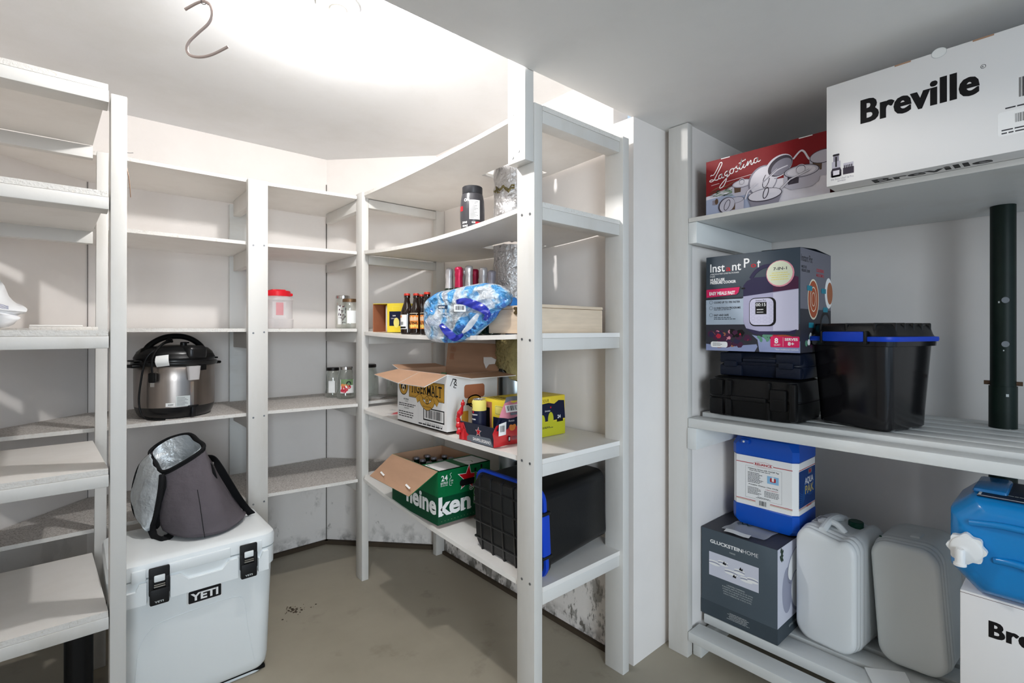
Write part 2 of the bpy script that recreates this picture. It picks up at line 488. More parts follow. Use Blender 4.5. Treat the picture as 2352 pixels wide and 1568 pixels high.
def board(parent, poly, z, t, top='board_paint', edge='chipboard_edge', hfun=None, name='shelf_board', n=1, skip=None):
    """board from a polygon; hfun(x, y) adds height so long boards sag"""
    mb = MB(); P = [Vector((p[0], p[1])) for p in poly]
    pts = []
    for i in range(len(P)):
        a, b = P[i], P[(i+1) % len(P)]
        k = max(1, int((b-a).length / .12)) if hfun else 1
        for j in range(k): pts.append(a.lerp(b, j / k))
    N = len(pts); H = hfun or (lambda x, y: 0)
    vs = [(p.x, p.y, z - t + H(p.x, p.y)) for p in pts] + [(p.x, p.y, z + H(p.x, p.y)) for p in pts]
    mb.add(vs, [tuple(range(N))[::-1], tuple(i + N for i in range(N))], top)
    mb.add(vs, [(i, (i+1) % N, (i+1) % N + N, i + N) for i in range(N)], edge)
    o = mb.build(name, parent, smooth=False, recalc=True)
    me = o.data; bm = bmesh.new(); bm.from_mesh(me); bmesh.ops.triangulate(bm, faces=[f for f in bm.faces if len(f.verts) > 4]); bm.to_mesh(me); bm.free()
    return o

# --- back wall shelving (two bays) running along the back wall and into the corners
bs = thing('shelving_unit', 'white painted built-in shelving along the back wall behind the white cooler', 'shelves', (0, 0, 0))
HB = [2.085, 1.783, 1.362, .955, .545]
def post1_screws(mb):
    for h in (2.062, 1.76, 1.34, .935, .52): screws(mb, [(.650, 2.6195, h), (.698, 2.6195, h + .004)], 'y')
lumber(bs, 'post', .628, .716, 2.62, 2.658, 0, 2.078, extra=post1_screws)
lumber(bs, 'post', 1.172, 1.210, 2.563, 2.640, 0, 2.10)
for i, h in enumerate(HB):
    sp = i >= 3
    top = 'speckled_board' if sp else 'board_paint'
    yf = 2.662
    poly = [(-.452, yf), (.62, yf), (.72, yf), (1.165, 2.612 if i < 3 else 2.60), (1.165, 2.648), (1.64, 2.648), (1.64, 2.69), (1.205, 3.165), (.05, 3.165)]
    board(bs, poly, h, .016, top)
    lumber(bs, 'side_rail', .668, .706, 2.662, 3.10, h - .016 - .085, h - .0165)
    lumber(bs, 'side_rail', 1.175, 1.208, 2.645, 3.08, h - .016 - .06, h - .0165)
lumber(bs, 'back_post', .66, .748, 3.144, 3.182, .0, 2.06, m='grey_wood_paint')

# --- left shelving block, end towards the camera
ls = thing('shelving_unit', 'white painted shelving block at far left, its near post in front of the white cooler', 'shelves', (0, 0, 0))
lumber(ls, 'post', .084, .124, 1.95, 2.039, 0, 2.075, lean=(.003, 0))
lumber(ls, 'post', .062, .100, 2.60, 2.64, 0, 2.07, lean=(.010, 0))
HL = [(2.100, 2.105), (1.775, 1.765), (1.354, 1.350), (.934, .915), (.502, .470)]
for i, (hf, hb) in enumerate(HL):
    board(ls, [(-.74, 1.952), (.081, 1.952), (.060 if i < 4 else .058, 2.598), (-.55, 2.598), (-.74, 2.40)], hf, .017, 'board_paint', hfun=lambda x, y, a=hf, b=hb: (b-a) * (y-1.95) / .65)
    lumber(ls, 'beam', -.74, .0825, 1.95, 2.035, hf - .017 - .038, hf - .0178)
    lumber(ls, 'beam', -.52, .061, 2.602, 2.64, hb - .017 - .05, hb - .0178)
# --- centre shelving along the right hand wall
cs = thing('shelving_unit', 'white painted shelving holding bottles and open cartons with a tall post at its near corner', 'shelves', (0, 0, 0))
def cpost(mb):
    for h in (2.07, 1.745, 1.32, .905, .50): screws(mb, [(1.1565, 1.228, h), (1.1565, 1.268, h + .003)], 'x')
lumber(cs, 'post', 1.157, 1.195, 1.207, 1.294, 0, 2.115, lean=(0, 0), extra=cpost)
def nails(mb):
    screws(mb, [(1.1165, 1.24, 1.95), (1.1165, 1.27, 1.935), (1.1165, 1.27, 2.08)], 'x')
lumber(cs, 'hanger_board', 1.117, 1.1565, 1.209, 1.296, 1.915, 2.4385, extra=nails)
lumber(cs, 'post', 1.622, 1.662, 1.190, 1.279, 0, 2.115)
lumber(cs, 'back_post', 1.640, 1.698, 2.560, 2.598, 0, 2.09, m='wood_paint')
# (height at near end, mid, far end)
HC = [(2.115, 2.088, 2.085), (1.788, 1.752, 1.775), (1.344, 1.330, 1.344), (.918, .918, .930), (.484, .505, .562)]
def quad(a, b, c):
    def f(x, y):
        t = (y - 1.2) / 1.3
        return a + (-3*a + 4*b - c) * t + (2*a - 4*b + 2*c) * t * t
    return f
HCF = [quad(*h) for h in HC]
DUCT = (1.53, 1.732)
for i, h in enumerate(HC):
    f = HCF[i]
    mb = MB(); nx, ny = 5, 14
    xs = [1.165, 1.30, 1.425, 1.638, 1.676]; ys = [1.206, 1.30, 1.40, 1.50, 1.625, 1.838, 1.93, 2.03, 2.13, 2.23, 2.33, 2.43, 2.52, 2.597]
    T = .017
    def ok(a, b): return not (a == 2 and b == 4 and i < 4)     # the square hole for the duct
    def xx(a, b):
        return xs[a] + (.034 if a == 0 and (b == 0) else 0)
    vs = []
    for z in (0, 1):
        for b in range(ny):
            for a in range(nx):
                x = xs[a]
                if a == 0 and ys[b] > 2.55: x = 1.212
                if a == 0 and ys[b] < 1.295: x = 1.197
                vs.append((x, ys[b], f(x, ys[b]) - T + T*z))
    L = nx * ny; top = []; edge = []
    for b in range(ny-1):
        for a in range(nx-1):
            if not ok(a, b): continue
            q = (b*nx+a, b*nx+a+1, (b+1)*nx+a+1, (b+1)*nx+a)
            top.append(tuple(k + L for k in q)); top.append(q[::-1])
            for (p1, p2, da, dbb) in ((q[0], q[1], 0, -1), (q[1], q[2], 1, 0), (q[2], q[3], 0, 1), (q[3], q[0], -1, 0)):
                na, nb = a + da, b + dbb
                if not (0 <= na < nx-1 and 0 <= nb < ny-1) or not ok(na, nb): edge.append((p1, p2, p2 + L, p1 + L))
    mb.add(vs, top, 'board_paint'); mb.add(vs, edge, 'chipboard_edge' if i in (0, 1) else 'board_paint')
    mb.build('shelf_board', cs, sharp=20)
    mbb = MB(); hh = h[0] - T - .0006
    mbb.box(1.1955, 1.6215, 1.207, 1.265, hh - .043, hh, 'wood_paint', r=.002)
    mbb.build('beam', cs)
    hf = f(1.4, 2.55) - T - .001
    lumber(cs, 'beam', 1.2105, 1.6395, 2.562, 2.5985, hf - .05, hf - .002)

# --- right hand recess shelving: solid top shelf, slatted lower shelves
rs = thing('shelving_unit', 'white painted shelving on the right with slatted lower shelves in front of the steel column', 'shelves', (0, 0, 0))
lumber(rs, 'post', 1.91, 1.948, 1.078, 1.167, 0, 2.212)
lumber(rs, 'rail', 1.913, 2.66, 1.040, 1.0775, 1.71, 1.797, m='grey_wood_paint')
lumber(rs, 'rail', 1.905, 2.66, 1.038, 1.0775, .866, .9535, m='grey_wood_paint')
lumber(rs, 'rail', 1.95, 2.66, 1.040, 1.0775, .0, .072, m='grey_wood_paint')
lumber(rs, 'back_post', 2.35, 2.39, 1.0785, 1.089, 0.105, .865, m='grey_wood_paint')
board(rs, [(1.912, -1.3), (2.675, -1.3), (2.675, 1.075), (1.912, 1.075)], 1.815, .017, 'grey_wood_paint', 'wood_paint')
def slat(y0, y1, x0, w, z, t=.038):
    mb = MB(); mb.box(x0, x0 + w, y0, y1, z - t, z, 'grey_wood_paint', r=.003); return mb.build('slat', rs)
slat(-1.3, 1.076, 1.908, .088, .992)
x = 2.018
for k, w in enumerate((.089, .089, .089, .089, .089, .089)):
    slat(-1.3, 1.072, x, w, 1.0058); x += w + .018
slat(-1.3, 1.076, 1.908, .092, .111)
x = 2.032
for k, (w, g) in enumerate(((.101, .028), (.098, .030), (.098, .03), (.098, .03), (.11, 0))):
    slat(-1.3, 1.072, x, w, .1424); x += w + g
lumber(rs, 'rail', 2.033, 2.66, 0.30, 0.338, .015, .1035, m='grey_wood_paint')
# ---------------------------------------------------------------- placing helper and shared materials
SB, CB = math.sin(YAW), math.cos(YAW)
def at(u, v, z):
    """world point seen at (u, v) of the 2352x1568 frame at camera depth z"""
    t = (u - 1176.0) / 1151.0
    return Vector(((CB + t*SB) * z, (SB - t*CB) * z, CAM_H + (758.0 - v) / 1151.0 * z))
def RX(a): return Matrix.Rotation(a, 4, 'X')
def RY(a): return Matrix.Rotation(a, 4, 'Y')
def RZ(a): return Matrix.Rotation(a, 4, 'Z')
def TR(*p): return Matrix.Translation(p)

def clear_mat(name, tint, base=.06, edge=.75, rough=.04, gloss=.9):
    """thin clear wall: sees through, reflects more at grazing angles"""
    m = bpy.data.materials.new(name); m.use_nodes = True; nt = m.node_tree
    for n in list(nt.nodes): nt.nodes.remove(n)
    out = nt.nodes.new('ShaderNodeOutputMaterial'); tr = nt.nodes.new('ShaderNodeBsdfTransparent'); gl = nt.nodes.new('ShaderNodeBsdfGlossy')
    tr.inputs[0].default_value = srgb(tint); gl.inputs[0].default_value = (gloss,)*3 + (1,); gl.inputs['Roughness'].default_value = rough
    lw = nt.nodes.new('ShaderNodeLayerWeight'); lw.inputs[0].default_value = .35
    mr = nt.nodes.new('ShaderNodeMapRange'); mr.inputs[3].default_value = base; mr.inputs[4].default_value = edge
    nt.links.new(lw.outputs['Facing'], mr.inputs[0])
    mx = nt.nodes.new('ShaderNodeMixShader'); nt.links.new(mr.outputs[0], mx.inputs[0]); nt.links.new(tr.outputs[0], mx.inputs[1]); nt.links.new(gl.outputs[0], mx.inputs[2])
    nt.links.new(mx.outputs[0], out.inputs[0]); MATS[name] = m; return m
def veil_mat(name, col, opac, rough=.35, gl=.12):
    """milky thin plastic: part transparent, part coloured film"""
    m = bpy.data.materials.new(name); m.use_nodes = True; nt = m.node_tree
    b = nt.nodes['Principled BSDF']; b.inputs['Base Color'].default_value = srgb(col); b.inputs['Roughness'].default_value = rough
    b.inputs['Alpha'].default_value = opac; b.inputs['Specular IOR Level'].default_value = .6
    MATS[name] = m; return m
clear_mat('glass', '#f8fbf9', .06, .6, gloss=1.0)
clear_mat('green_glass', '#3f7a46', .15, .8)
veil_mat('milky_plastic', '#e6e2e2', .45)
veil_mat('clear_film', '#f4f6f8', .28, .12)
mat('black_plastic', '#0d0d0e', .38); mat('black_fabric', '#111113', .85, bump=.3, bscale=300)
mat('satin_black', '#161617', .28)
mat('steel_brushed', '#a79e98', .30, metal=1.0, bump=.25, bscale=60, stretch=(8, 8, .05), bdist=.0006, vary=.25, vscale=3)
mat('steel_bright', '#d4d2d0', .18, metal=1.0)
mat('grey_fabric', '#5b555a', .85, bump=.8, bscale=9, vary=.14, vscale=7, bdist=.02)
mat('silver_lining', '#ccd2d6', .32, metal=.4, bump=1.0, bscale=17, bdist=.02)
mat('cooler_white', '#e9edee', .32, bump=.05, bscale=300)
mat('cooler_seal', '#9aa0a4', .6)
mat('label_white', '#e8e8e6', .5); mat('label_grey', '#c4c9c8', .5)
mat('orange_trim', '#d9805c', .5)

# ---------------------------------------------------------------- ceiling lamp, hook, string
lf = thing('ceiling_light', 'white round porcelain ceiling lampholder with a bare glowing bulb', 'light', (.666, 1.640, 2.4395))
mat('porcelain', '#f2f1ee', .25)
MB().lathe([(.001, 0), (.068, 0), (.070, -.006), (.068, -.016), (.058, -.022), (.048, -.022), (.046, -.016), (.030, -.016), (.0, -.016)], 'porcelain', 40).build('base', lf)
MB().lathe([(.026, -.014), (.030, -.034), (.030, -.064), (.022, -.070), (.016, -.070)], 'porcelain', 28, cap=False).build('socket', lf)
mat('bulb_glow', (1.0, .98, .965), emit=BULB_STRENGTH)
bulb = MB().lathe([(.0145, -.066), (.016, -.078), (.024, -.092), (.0300, -.108), (.0305, -.118), (.027, -.131), (.018, -.142), (.008, -.147), (0, -.148)], 'bulb_glow', 28).build('bulb', lf)

hk = MB()
hz = 1.15
pts = [at(425, 22, hz), at(455, 6, hz), at(472, 4, hz), at(484, 14, hz), at(487, 35, hz), at(478, 55, hz), at(455, 76, hz), at(434, 97, hz), at(429, 114, hz), at(437, 127, hz), at(460, 131, hz), at(488, 125, hz), at(524, 107, hz)]
mat('hook_metal', '#c4b2ab', .4, metal=.55)
mid = at(470, 60, hz)
mb = MB(); mb.tube(smooth_path([p - mid for p in pts], 5), .0031, 'hook_metal', 10)
tag(mb.build('s_hook', loc=mid), 'bent metal S hook hanging from the ceiling at upper left', 'hook')
wz = at(468, 2, hz)
mat('thin_wire', '#6f6a66', .4, metal=.7)
mb = MB(); c = Vector((0, 0, 0))
mb.tube([(0, 0, 2.44 - wz.z), (.001, 0, .03), (0, 0, .006)], .0009, 'thin_wire', 6)
loop = [(.0055*math.cos(a), .002*math.sin(2*a), -.002 + .006*math.sin(a)) for a in [k*PI/8 for k in range(17)]]
mb.tube(loop, .0009, 'thin_wire', 6)
mb.tube([(-.008, 0, .010), (.002, .001, .002), (.009, 0, -.006)], .0009, 'thin_wire', 6)
tag(mb.build('wire', loc=wz), 'thin wire tying the S hook up to the ceiling', 'wire')

st = thing('hanging_string', 'short brown string hanging from a nail on the near left post', 'string', (.1245, 1.958, 1.905))
MB().tube([(-.004, 0, -.001), (.009, .0, .0005), (.018, 0, .003)], .0009, 'screw', 6).build('nail', st)
MB().tube(smooth_path([(.001, -.002, 0), (.0005, -.003, -.02), (.001, -.003, -.045), (.006, -.004, -.075), (.009, -.004, -.105), (.011, -.004, -.138)], 5), .0015, 'rust_wire', 6).build('cord', st)

# ---------------------------------------------------------------- pressure cooker
pc = thing('pressure_cooker', 'black and stainless electric pressure cooker with its power cord draped over the lid', 'pressure cooker', (.366, 2.835, .9555), math.radians(8))
MB().lathe([(.001, .0), (.128, .0), (.140, .006), (.150, .022), (.156, .040), (.158, .050), (.1585, .052)], 'satin_black', 48).build('base', pc)
mb = MB().lathe([(.1565, .050), (.1590, .053), (.1600, .10), (.1605, .17), (.1605, .236), (.157, .241)], 'steel_brushed', 64, cap=False)
mb.build('body', pc)
# raised seam strip and latch on the front of the body
def cyl_patch(mb, a0, a1, z0, z1, r, m, n=8):
    vs = []; fs = []
    for k in range(n + 1):
        a = a0 + (a1 - a0) * k / n
        vs += [(r*math.cos(a), r*math.sin(a), z0), (r*math.cos(a), r*math.sin(a), z1)]
    for k in range(n): fs.append((2*k, 2*k+2, 2*k+3, 2*k+1))
    mb.add(vs, fs, m)
A0 = math.radians(-76 - 8)      # direction facing the camera
def ang(px): return A0 + px / .16
mb = MB(); cyl_patch(mb, ang(-.004), ang(.012), .052, .165, .1612, 'steel_bright'); mb.build('seam_strip', pc)
mb = MB(); cyl_patch(mb, ang(-.058), ang(-.004), .056, .103, .1616, 'label_grey')
for k in range(7): cyl_patch(mb, ang(-.054), ang(-.054 + .03 + .006 * ((k*5) % 3)), .062 + k*.0055, .0633 + k*.0055, .1619, 'ink_black')
mb.build('rating_label', pc)
mb = MB(); cyl_patch(mb, ang(-.096), ang(-.061), .058, .074, .1616, 'label_white')
for k in range(9): cyl_patch(mb, ang(-.087 + k*.0022), ang(-.087 + k*.0022 + .0011), .062, .069, .1619, 'ink_black', 1)
mb.build('barcode_label', pc)
mb = MB(); mb.box(-.022, .022, -.006, .004, -.004, .006, 'satin_black', r=.002, M=TR(.158*math.cos(ang(.01)), .158*math.sin(ang(.01)), .052) @ RZ(ang(.01) + PI/2))
mb.box(-.009, .009, -.006, .004, -.045, .0, 'satin_black', r=.002, M=TR(.156*math.cos(ang(.012)), .156*math.sin(ang(.012)), .050) @ RZ(ang(.012) + PI/2)); mb.build('base_clip', pc)
# lid
mb = MB().lathe([(.157, .238), (.168, .238), (.171, .243), (.171, .252), (.166, .256), (.158, .258), (.157, .275), (.150, .298), (.132, .315), (.10, .324), (.05, .329), (0, .330)], 'satin_black', 56)
mb.lathe([(.150, .262), (.160, .262), (.162, .272), (.153, .290), (.140, .302), (.12, .310)], 'black_plastic', 56, cap=False)
lid = mb.build('lid', pc)
mb = MB()
M = RZ(A0 + .25 + PI/2)
mb.box(-.052, .040, -.1665, -.06, .262, .327, 'satin_black', r=.02, seg=4, M=M)
mb.build('lid_housing', lid)
mb = MB(); HA = A0 + .12
arch = smooth_path([(-.135, 0, .285), (-.118, 0, .322), (-.078, 0, .352), (-.03, 0, .368), (.03, 0, .368), (.078, 0, .352), (.118, 0, .320), (.140, 0, .280)], 5)
mb.tube(arch, [.013 if 3 < i < len(arch)-4 else .019 for i in range(len(arch))], 'black_plastic', 12, M=RZ(HA + PI/2))
mb.build('handle', lid)
mb = MB(); mb.lathe([(.014, .324), (.014, .340), (.011, .343), (.0, .344)], 'black_plastic', 20, M=TR(.012, -.075, 0)); mb.box(.0, .034, -.083, -.067, .337, .344, 'black_plastic', r=.003)
mb.build('steam_valve', lid)
for s in (-1, 1):
    mb = MB(); ax = HA + PI/2 + (0 if s > 0 else PI)
    mb.box(.148, .200, -.038, .038, .232, .246, 'black_plastic', r=.006, M=RZ(ax)); mb.box(.155, .188, -.03, .03, .258, .266, 'black_plastic', r=.004, M=RZ(ax))
    mb.box(.150, .164, -.03, .03, .24, .262, 'black_plastic', r=.003, M=RZ(ax))
    mb.build('side_handle', pc)
mb = MB(); ca = ang(.004)
rr = [rrect(.052 - .010*t, .030 - .006*t, .008, .236 - .062*t, 4) for t in (0, .3, .6, .9, 1.0)]
mb.loft(rr, 'milky_plastic', M=RZ(ca + PI/2) @ TR(0, -.1775, 0)); mb.build('condensation_cup', pc)
mb = MB(); mb.box(-.016, .016, -.172, -.155, .214, .240, 'black_plastic', r=.003, M=RZ(ang(.050) + PI/2)); mb.build('cup_bracket', pc)
# cord over the lid and hanging down the left
def cp(a, r, z): return (r*math.cos(A0 + a), r*math.sin(A0 + a), z)
cord = [cp(-.55, .10, .346), cp(-.72, .125, .338), cp(-.86, .150, .315), cp(-1.0, .172, .285), cp(-1.08, .178, .24), cp(-1.14, .182, .17), cp(-1.18, .184, .10), cp(-1.16, .181, .045), cp(-1.04, .178, .012), cp(-.85, .172, .005), cp(-.60, .166, .004)]
mb = MB(); mb.tube(smooth_path(cord, 5), .0042, 'black_plastic', 8)
c2 = [cp(-.55, .10, .352), cp(-.68, .128, .345), cp(-.80, .155, .32), cp(-.86, .178, .28), cp(-.86, .184, .235), cp(-.85, .183, .205)]
mb.tube(smooth_path(c2, 5), .0045, 'black_plastic', 8)
mb.tube(smooth_path([cp(-.50, .11, .345), cp(-.56, .10, .358), cp(-.66, .11, .352), cp(-.62, .12, .345)], 4), .006, 'black_plastic', 8)
pcord = mb.build('power_cord', pc)
mb = MB(); px = Vector(cp(-.85, .183, .19))
mb.box(-.013, .013, -.010, .010, -.022, .022, 'black_plastic', r=.005, M=TR(*px) @ RZ(A0 + .7)); mb.build('plug', pcord)
mb = MB()
for s in (-.006, .0, .006): mb.box(s - .0022, s + .0022, -.001, .001, -.040, -.020, 'steel_bright', M=TR(*px) @ RZ(A0 + .7))
mb.build('prong', pcord)
g = []
for i in range(5):
    t = i / 4; g.append([Vector(cp(-.80 + .28*j/4 + .02*t, .172 + .012*math.sin(t*PI), .296 - .012*(1 - j/4) - .048*t - .006*j/4)) for j in range(5)])
MB().sheet(g, .0006, 'label_white', m2='label_white').build('paper_tag', pcord)

# ---------------------------------------------------------------- white cooler
W, D, H = .524, .385, .5605
yx0, yy0 = .088, 2.128
yc = thing('cooler', 'large white hard-sided cooler standing on the floor between the shelves', 'cooler', (yx0, yy0, 0))
def ybox(z, ins, r): return [v + Vector((W/2, D/2, 0)) for v in rrect(W - 2*ins, D - 2*ins, r, z, 7)]
mb = MB().loft([ybox(.012, .045, .03), ybox(.0, .035, .04)][::-1] + [ybox(.018, .030, .045), ybox(.03, .022, .05), ybox(.06, .018, .05), ybox(.25, .012, .05), ybox(.425, .006, .05), ybox(.428, -.001, .052), ybox(.470, -.002, .052), ybox(.496, -.003, .052), ybox(.498, .004, .05)], 'cooler_white')
mb.build('body', yc)
mb = MB().loft([ybox(.4985, .004, .05), ybox(.5005, .004, .05)], 'cooler_seal'); mb.build('gasket', yc)
mb = MB().loft([ybox(.500, .0, .05), ybox(.502, -.004, .052), ybox(.535, -.004, .052), ybox(.548, .0, .05), ybox(.556, .012, .045), ybox(.5595, .03, .04), ybox(.5605, .08, .03)], 'cooler_white')
mb.box(.06, .102, -.010, .02, .492, .534, 'cooler_white', r=.004); mb.box(.165, .36, -.010, .02, .497, .534, 'cooler_white', r=.004); mb.box(.424, .470, -.010, .02, .492, .534, 'cooler_white', r=.004)
mb.build('lid', yc)
# front grip ledges under the lid
mb = MB()
for x0, x1 in ((.030, .102), (.170, .385), (.455, .492)):
    c = []
    if x1 - x0 > .15: prof = [(x0, .385 + .03), (x1, .385 + .03), (x1, .488), (x1 - .03, .488), (x1 - .055, .462), (x0 + .055, .462), (x0 + .03, .488), (x0, .488)]
    else: prof = [(x0, .415), (x1, .415), (x1, .488), (x1 - .02, .488), (x1 - .03, .465), (x0 + .01, .465), (x0, .468)]
    mb.prism([(p[0], p[1]) for p in prof], -.004, .014, 'cooler_white', M=TR(0, 0, 0) @ RX(PI/2))
mb.build('grip_ledge', yc, sharp=50)
# the shallow recessed panel line on the front
mb = MB()
pts = [(.065, .0, .03), (.078, .0, .22), (.088, 0, .27), (.115, 0, .312), (.16, 0, .330), (.30, 0, .338), (.36, 0, .338), (.395, 0, .330), (.410, 0, .305), (.425, 0, .20), (.45, 0, .05)]
q = smooth_path(pts, 5)
for v in q: v.y = (.018 if v.z < .06 else .018 - (v.z-.06)/.19*.006 if v.z < .25 else .012 - (v.z-.25)/.175*.006) - .0002
mb.tube(q, .0016, 'cooler_white', 6); mb.build('panel_line', yc)
f = Face(mb2 := MB(), (.224, -.0085 + .004, .366), (1, 0, 0), (0, 0, 1), .106, .045)
mb2.box(.222, .332, -.0035, .012, .364, .413, 'print_white', r=.002)
f.rect(.01, .02, .99, .98, 'ink_black', r=.004); f.k = 2
f.text('YETI', .07, .20, .027, 'print_white', width=.088, bold=.035)
mb2.build('badge', yc)
mat('latch_black', '#1b1b1c', .5)
for x0 in (.108, .390):
    mb = MB()
    mb.box(x0, x0 + .060, -.020, -.006, .470, .533, 'latch_black', r=.004); mb.box(x0 + .002, x0 + .058, -.026, -.008, .407, .462, 'latch_black', r=.005)
    mb.box(x0, x0 + .013, -.022, -.008, .440, .50, 'latch_black', r=.003); mb.box(x0 + .047, x0 + .060, -.022, -.008, .440, .50, 'latch_black', r=.003)
    mb.box(x0 + .014, x0 + .046, -.0235, -.014, .485, .508, 'cooler_white', r=.003); mb.box(x0 + .014, x0 + .046, -.0235, -.014, .468, .4715, 'steel_bright'); mb.box(x0 + .014, x0 + .046, -.0235, -.014, .475, .478, 'steel_bright')
    f = Face(mb, (x0 + .015, -.0262, .416), (1, 0, 0), (0, 0, 1), .030, .010); f.text('YETI', 0, 0, .0065, 'label_grey', width=.026, bold=.03)
    mb.build('latch', yc)
MB().box(.03, W - .03, .04, D - .04, 0.0, .014, 'black_plastic', r=.004).build('foot_rim', yc)

# ---------------------------------------------------------------- soft lunch cooler bag on the cooler
BZ = .561
lb = thing('cooler_bag', 'open grey fabric cooler bag with silver lining and black straps, lying on the white cooler', 'bag', (.41, 2.33, BZ))
o0 = Vector((.41, 2.33, BZ))
base = [(.285, 2.285, .0), (.345, 2.20, 0), (.45, 2.205, 0), (.545, 2.30, 0), (.535, 2.40, 0), (.44, 2.455, 0), (.33, 2.455, 0), (.272, 2.375, 0)]
base = [Vector((x, y, BZ)) - o0 for x, y, _ in base]
rim = [at(373, 1084, 1.94), at(420, 1060, 1.95), at(468, 1030, 1.99), at(455, 1010, 2.07), at(433, 995, 2.14), at(385, 1010, 2.14), at(345, 1034, 2.10), at(352, 1062, 2.02)]
rim = [v - o0 for v in rim]
def ring_at(t, inset=0.0, k=6):
    R = []
    cen = sum(base, Vector()) / 8 * (1-t) + sum(rim, Vector()) / 8 * t
    for i in range(8):
        p = base[i].lerp(rim[i], t)
        bulge = .018 * math.sin(PI * min(1, t*1.3)) * (1 if i not in (3, 4) else .2)
        d = p - cen; d.z = 0
        L = d.length or 1
        p = p + d / L * (bulge - inset) + Vector((0, 0, .004*math.sin(i*2.3 + t*9)))
        R.append(p)
    return smooth_path(R, k, closed=True)
def low(t, s):    # rounded bottom
    R = ring_at(0.02, 0); c = sum(R, Vector()) / len(R)
    return [c + (p - c) * s + Vector((0, 0, t)) for p in R]
mb = MB().loft([low(.0, .86), low(.004, .95), low(.016, 1.0)] + [ring_at(t) for t in (.08, .16, .28, .4, .52, .64, .76, .86, .94, 1.0)], 'grey_fabric', cap1=False)
random.seed(7)
mb.build('body', lb, sharp=60)
mb = MB().loft([ring_at(t, .014 + .005*math.sin(t*40)) for t in (1.0, .95, .88, .80, .72, .62, .5, .38)], 'silver_lining', cap0=False)
mb.build('lining', lb, sharp=60)
R = ring_at(1.0); R.append(R[0]); mb = MB().tube(R, .0065, 'black_fabric', 8); mb.tube([p + Vector((0, 0, -.008)) for p in R], .0055, 'black_fabric', 8); mb.build('zip_edge', lb)
# front seam
mb = MB(); seam_pts = []
for t in (.0, .06, .16, .3, .45, .6):
    r = ring_at(max(.03, t)); seam_pts.append(r[int(6*1.35)] + Vector((0, -.0008, 0)))
mb.tube(smooth_path(seam_pts, 4), .0011, 'black_fabric', 6); mb.build('seam', lb)
# hanging lid flap, silver side outwards
Lc = [(346, 1042, 2.04), (322, 1068, 2.02), (309, 1105, 2.0), (304, 1145, 1.98), (310, 1178, 1.96), (326, 1200, 1.94), (343, 1214, 1.925)]
Rc = [(372, 1090, 1.925), (371, 1105, 1.915), (369, 1125, 1.91), (365, 1150, 1.905), (360, 1175, 1.905), (353, 1198, 1.91), (345, 1215, 1.92)]
L_ = smooth_path([at(*p) - o0 for p in Lc], 4); R_ = smooth_path([at(*p) - o0 for p in Rc], 4)
g = []
for i in range(len(L_)):
    row = []
    for j in range(9):
        t = j / 8; p = L_[i].lerp(R_[i], t); row.append(p + Vector((-.012, -.018, 0)) * math.sin(PI*t) + Vector((-.003, -.003, 0)) * math.sin(j*2.1 + i*.7))
    g.append(row)
mb = MB().sheet(g, .008, 'silver_lining', m2='silver_lining'); flap = mb.build('flap', lb, sharp=60)
mb = MB().tube(L_, .006, 'black_fabric', 8); mb.tube(R_, .010, 'black_fabric', 8)
mb.tube([R_[i].lerp(R_[i] + Vector((.018, .02, 0)), 1) for i in range(0, len(R_))], .014, 'black_fabric', 8)
mb.build('flap_edge', flap)
# shoulder strap: over the right side, and its loop at the lower left
s1 = [(483, 1052, 2.09), (492, 1055, 2.05), (505, 1075, 2.03), (520, 1100, 2.04), (545, 1140, 2.08), (566, 1168, 2.13), (578, 1180, 2.15)]
mb = MB().tube(smooth_path([at(*p) - o0 for p in s1], 6), 0, 'black_fabric', flat=(.017, .0016), up=(CB, SB, .25))
s2 = [(478, 1062, 2.05), (486, 1070, 2.01), (490, 1085, 1.99), (494, 1098, 2.0)]
mb.tube(smooth_path([at(*p) - o0 for p in s2], 6), 0, 'black_fabric', flat=(.009, .0016), up=(CB, SB, .25))
mb.build('strap', lb, sharp=60)
s3 = [(352, 1192, 1.93), (348, 1212, 1.915), (356, 1232, 1.905), (372, 1241, 1.885), (386, 1232, 1.91), (398, 1220, 1.94)]
mb = MB().tube(smooth_path([at(*p) - o0 for p in s3], 6), 0, 'black_fabric', flat=(.016, .0016), up=(CB, SB, .1)); mb.build('strap', lb, sharp=60)

# ---------------------------------------------------------------- things on the left shelving
rnd = random.Random(5)
bag = MB(); o0 = at(12, 722, 1.62)
mat('white_bag', '#e9eaec', .35, bump=.3, bscale=22, bdist=.004); mat('blue_print', '#3d4f9c', .5)
outer = [at(*p) - o0 for p in ((-60, 600, 1.760), (-10, 625, 1.704), (8, 655, 1.690), (30, 690, 1.676), (58, 705, 1.676), (61, 716, 1.662), (40, 724, 1.648), (46, 730, 1.634), (20, 750, 1.606), (-20, 754, 1.578), (-70, 754, 1.578))]
cen = at(-60, 700, 1.620) - o0
rings = []
for s, dz in ((1.0, 0), (.92, .03), (.75, .06), (.5, .085), (.2, .10)):
    rings.append([cen + (p - cen) * s + Vector((-.3, -.9, 0)) * (dz + rnd.uniform(-.006, .006)) for p in smooth_path(outer, 3)])
back = []
for s, dz in ((.2, .03), (.6, .025), (.9, .01)):
    back.append([cen + (p - cen) * s + Vector((.3, .9, 0)) * dz for p in smooth_path(outer, 3)])
bag.loft(back + rings, 'white_bag')
f = at(0, 700, 1.557) - o0
for k in range(4): bag.tube([at(-8, 696 + k*3, 1.545) - o0 + Vector((0, -.005, 0)), at(20, 704 + k*2, 1.579) - o0 + Vector((0, -.008, 0))], .0007, 'blue_print', 4)
tag(bag.build('plastic_bag', loc=o0, sharp=70), 'crumpled white plastic bag with blue print at the left edge, on the middle shelf', 'bag')
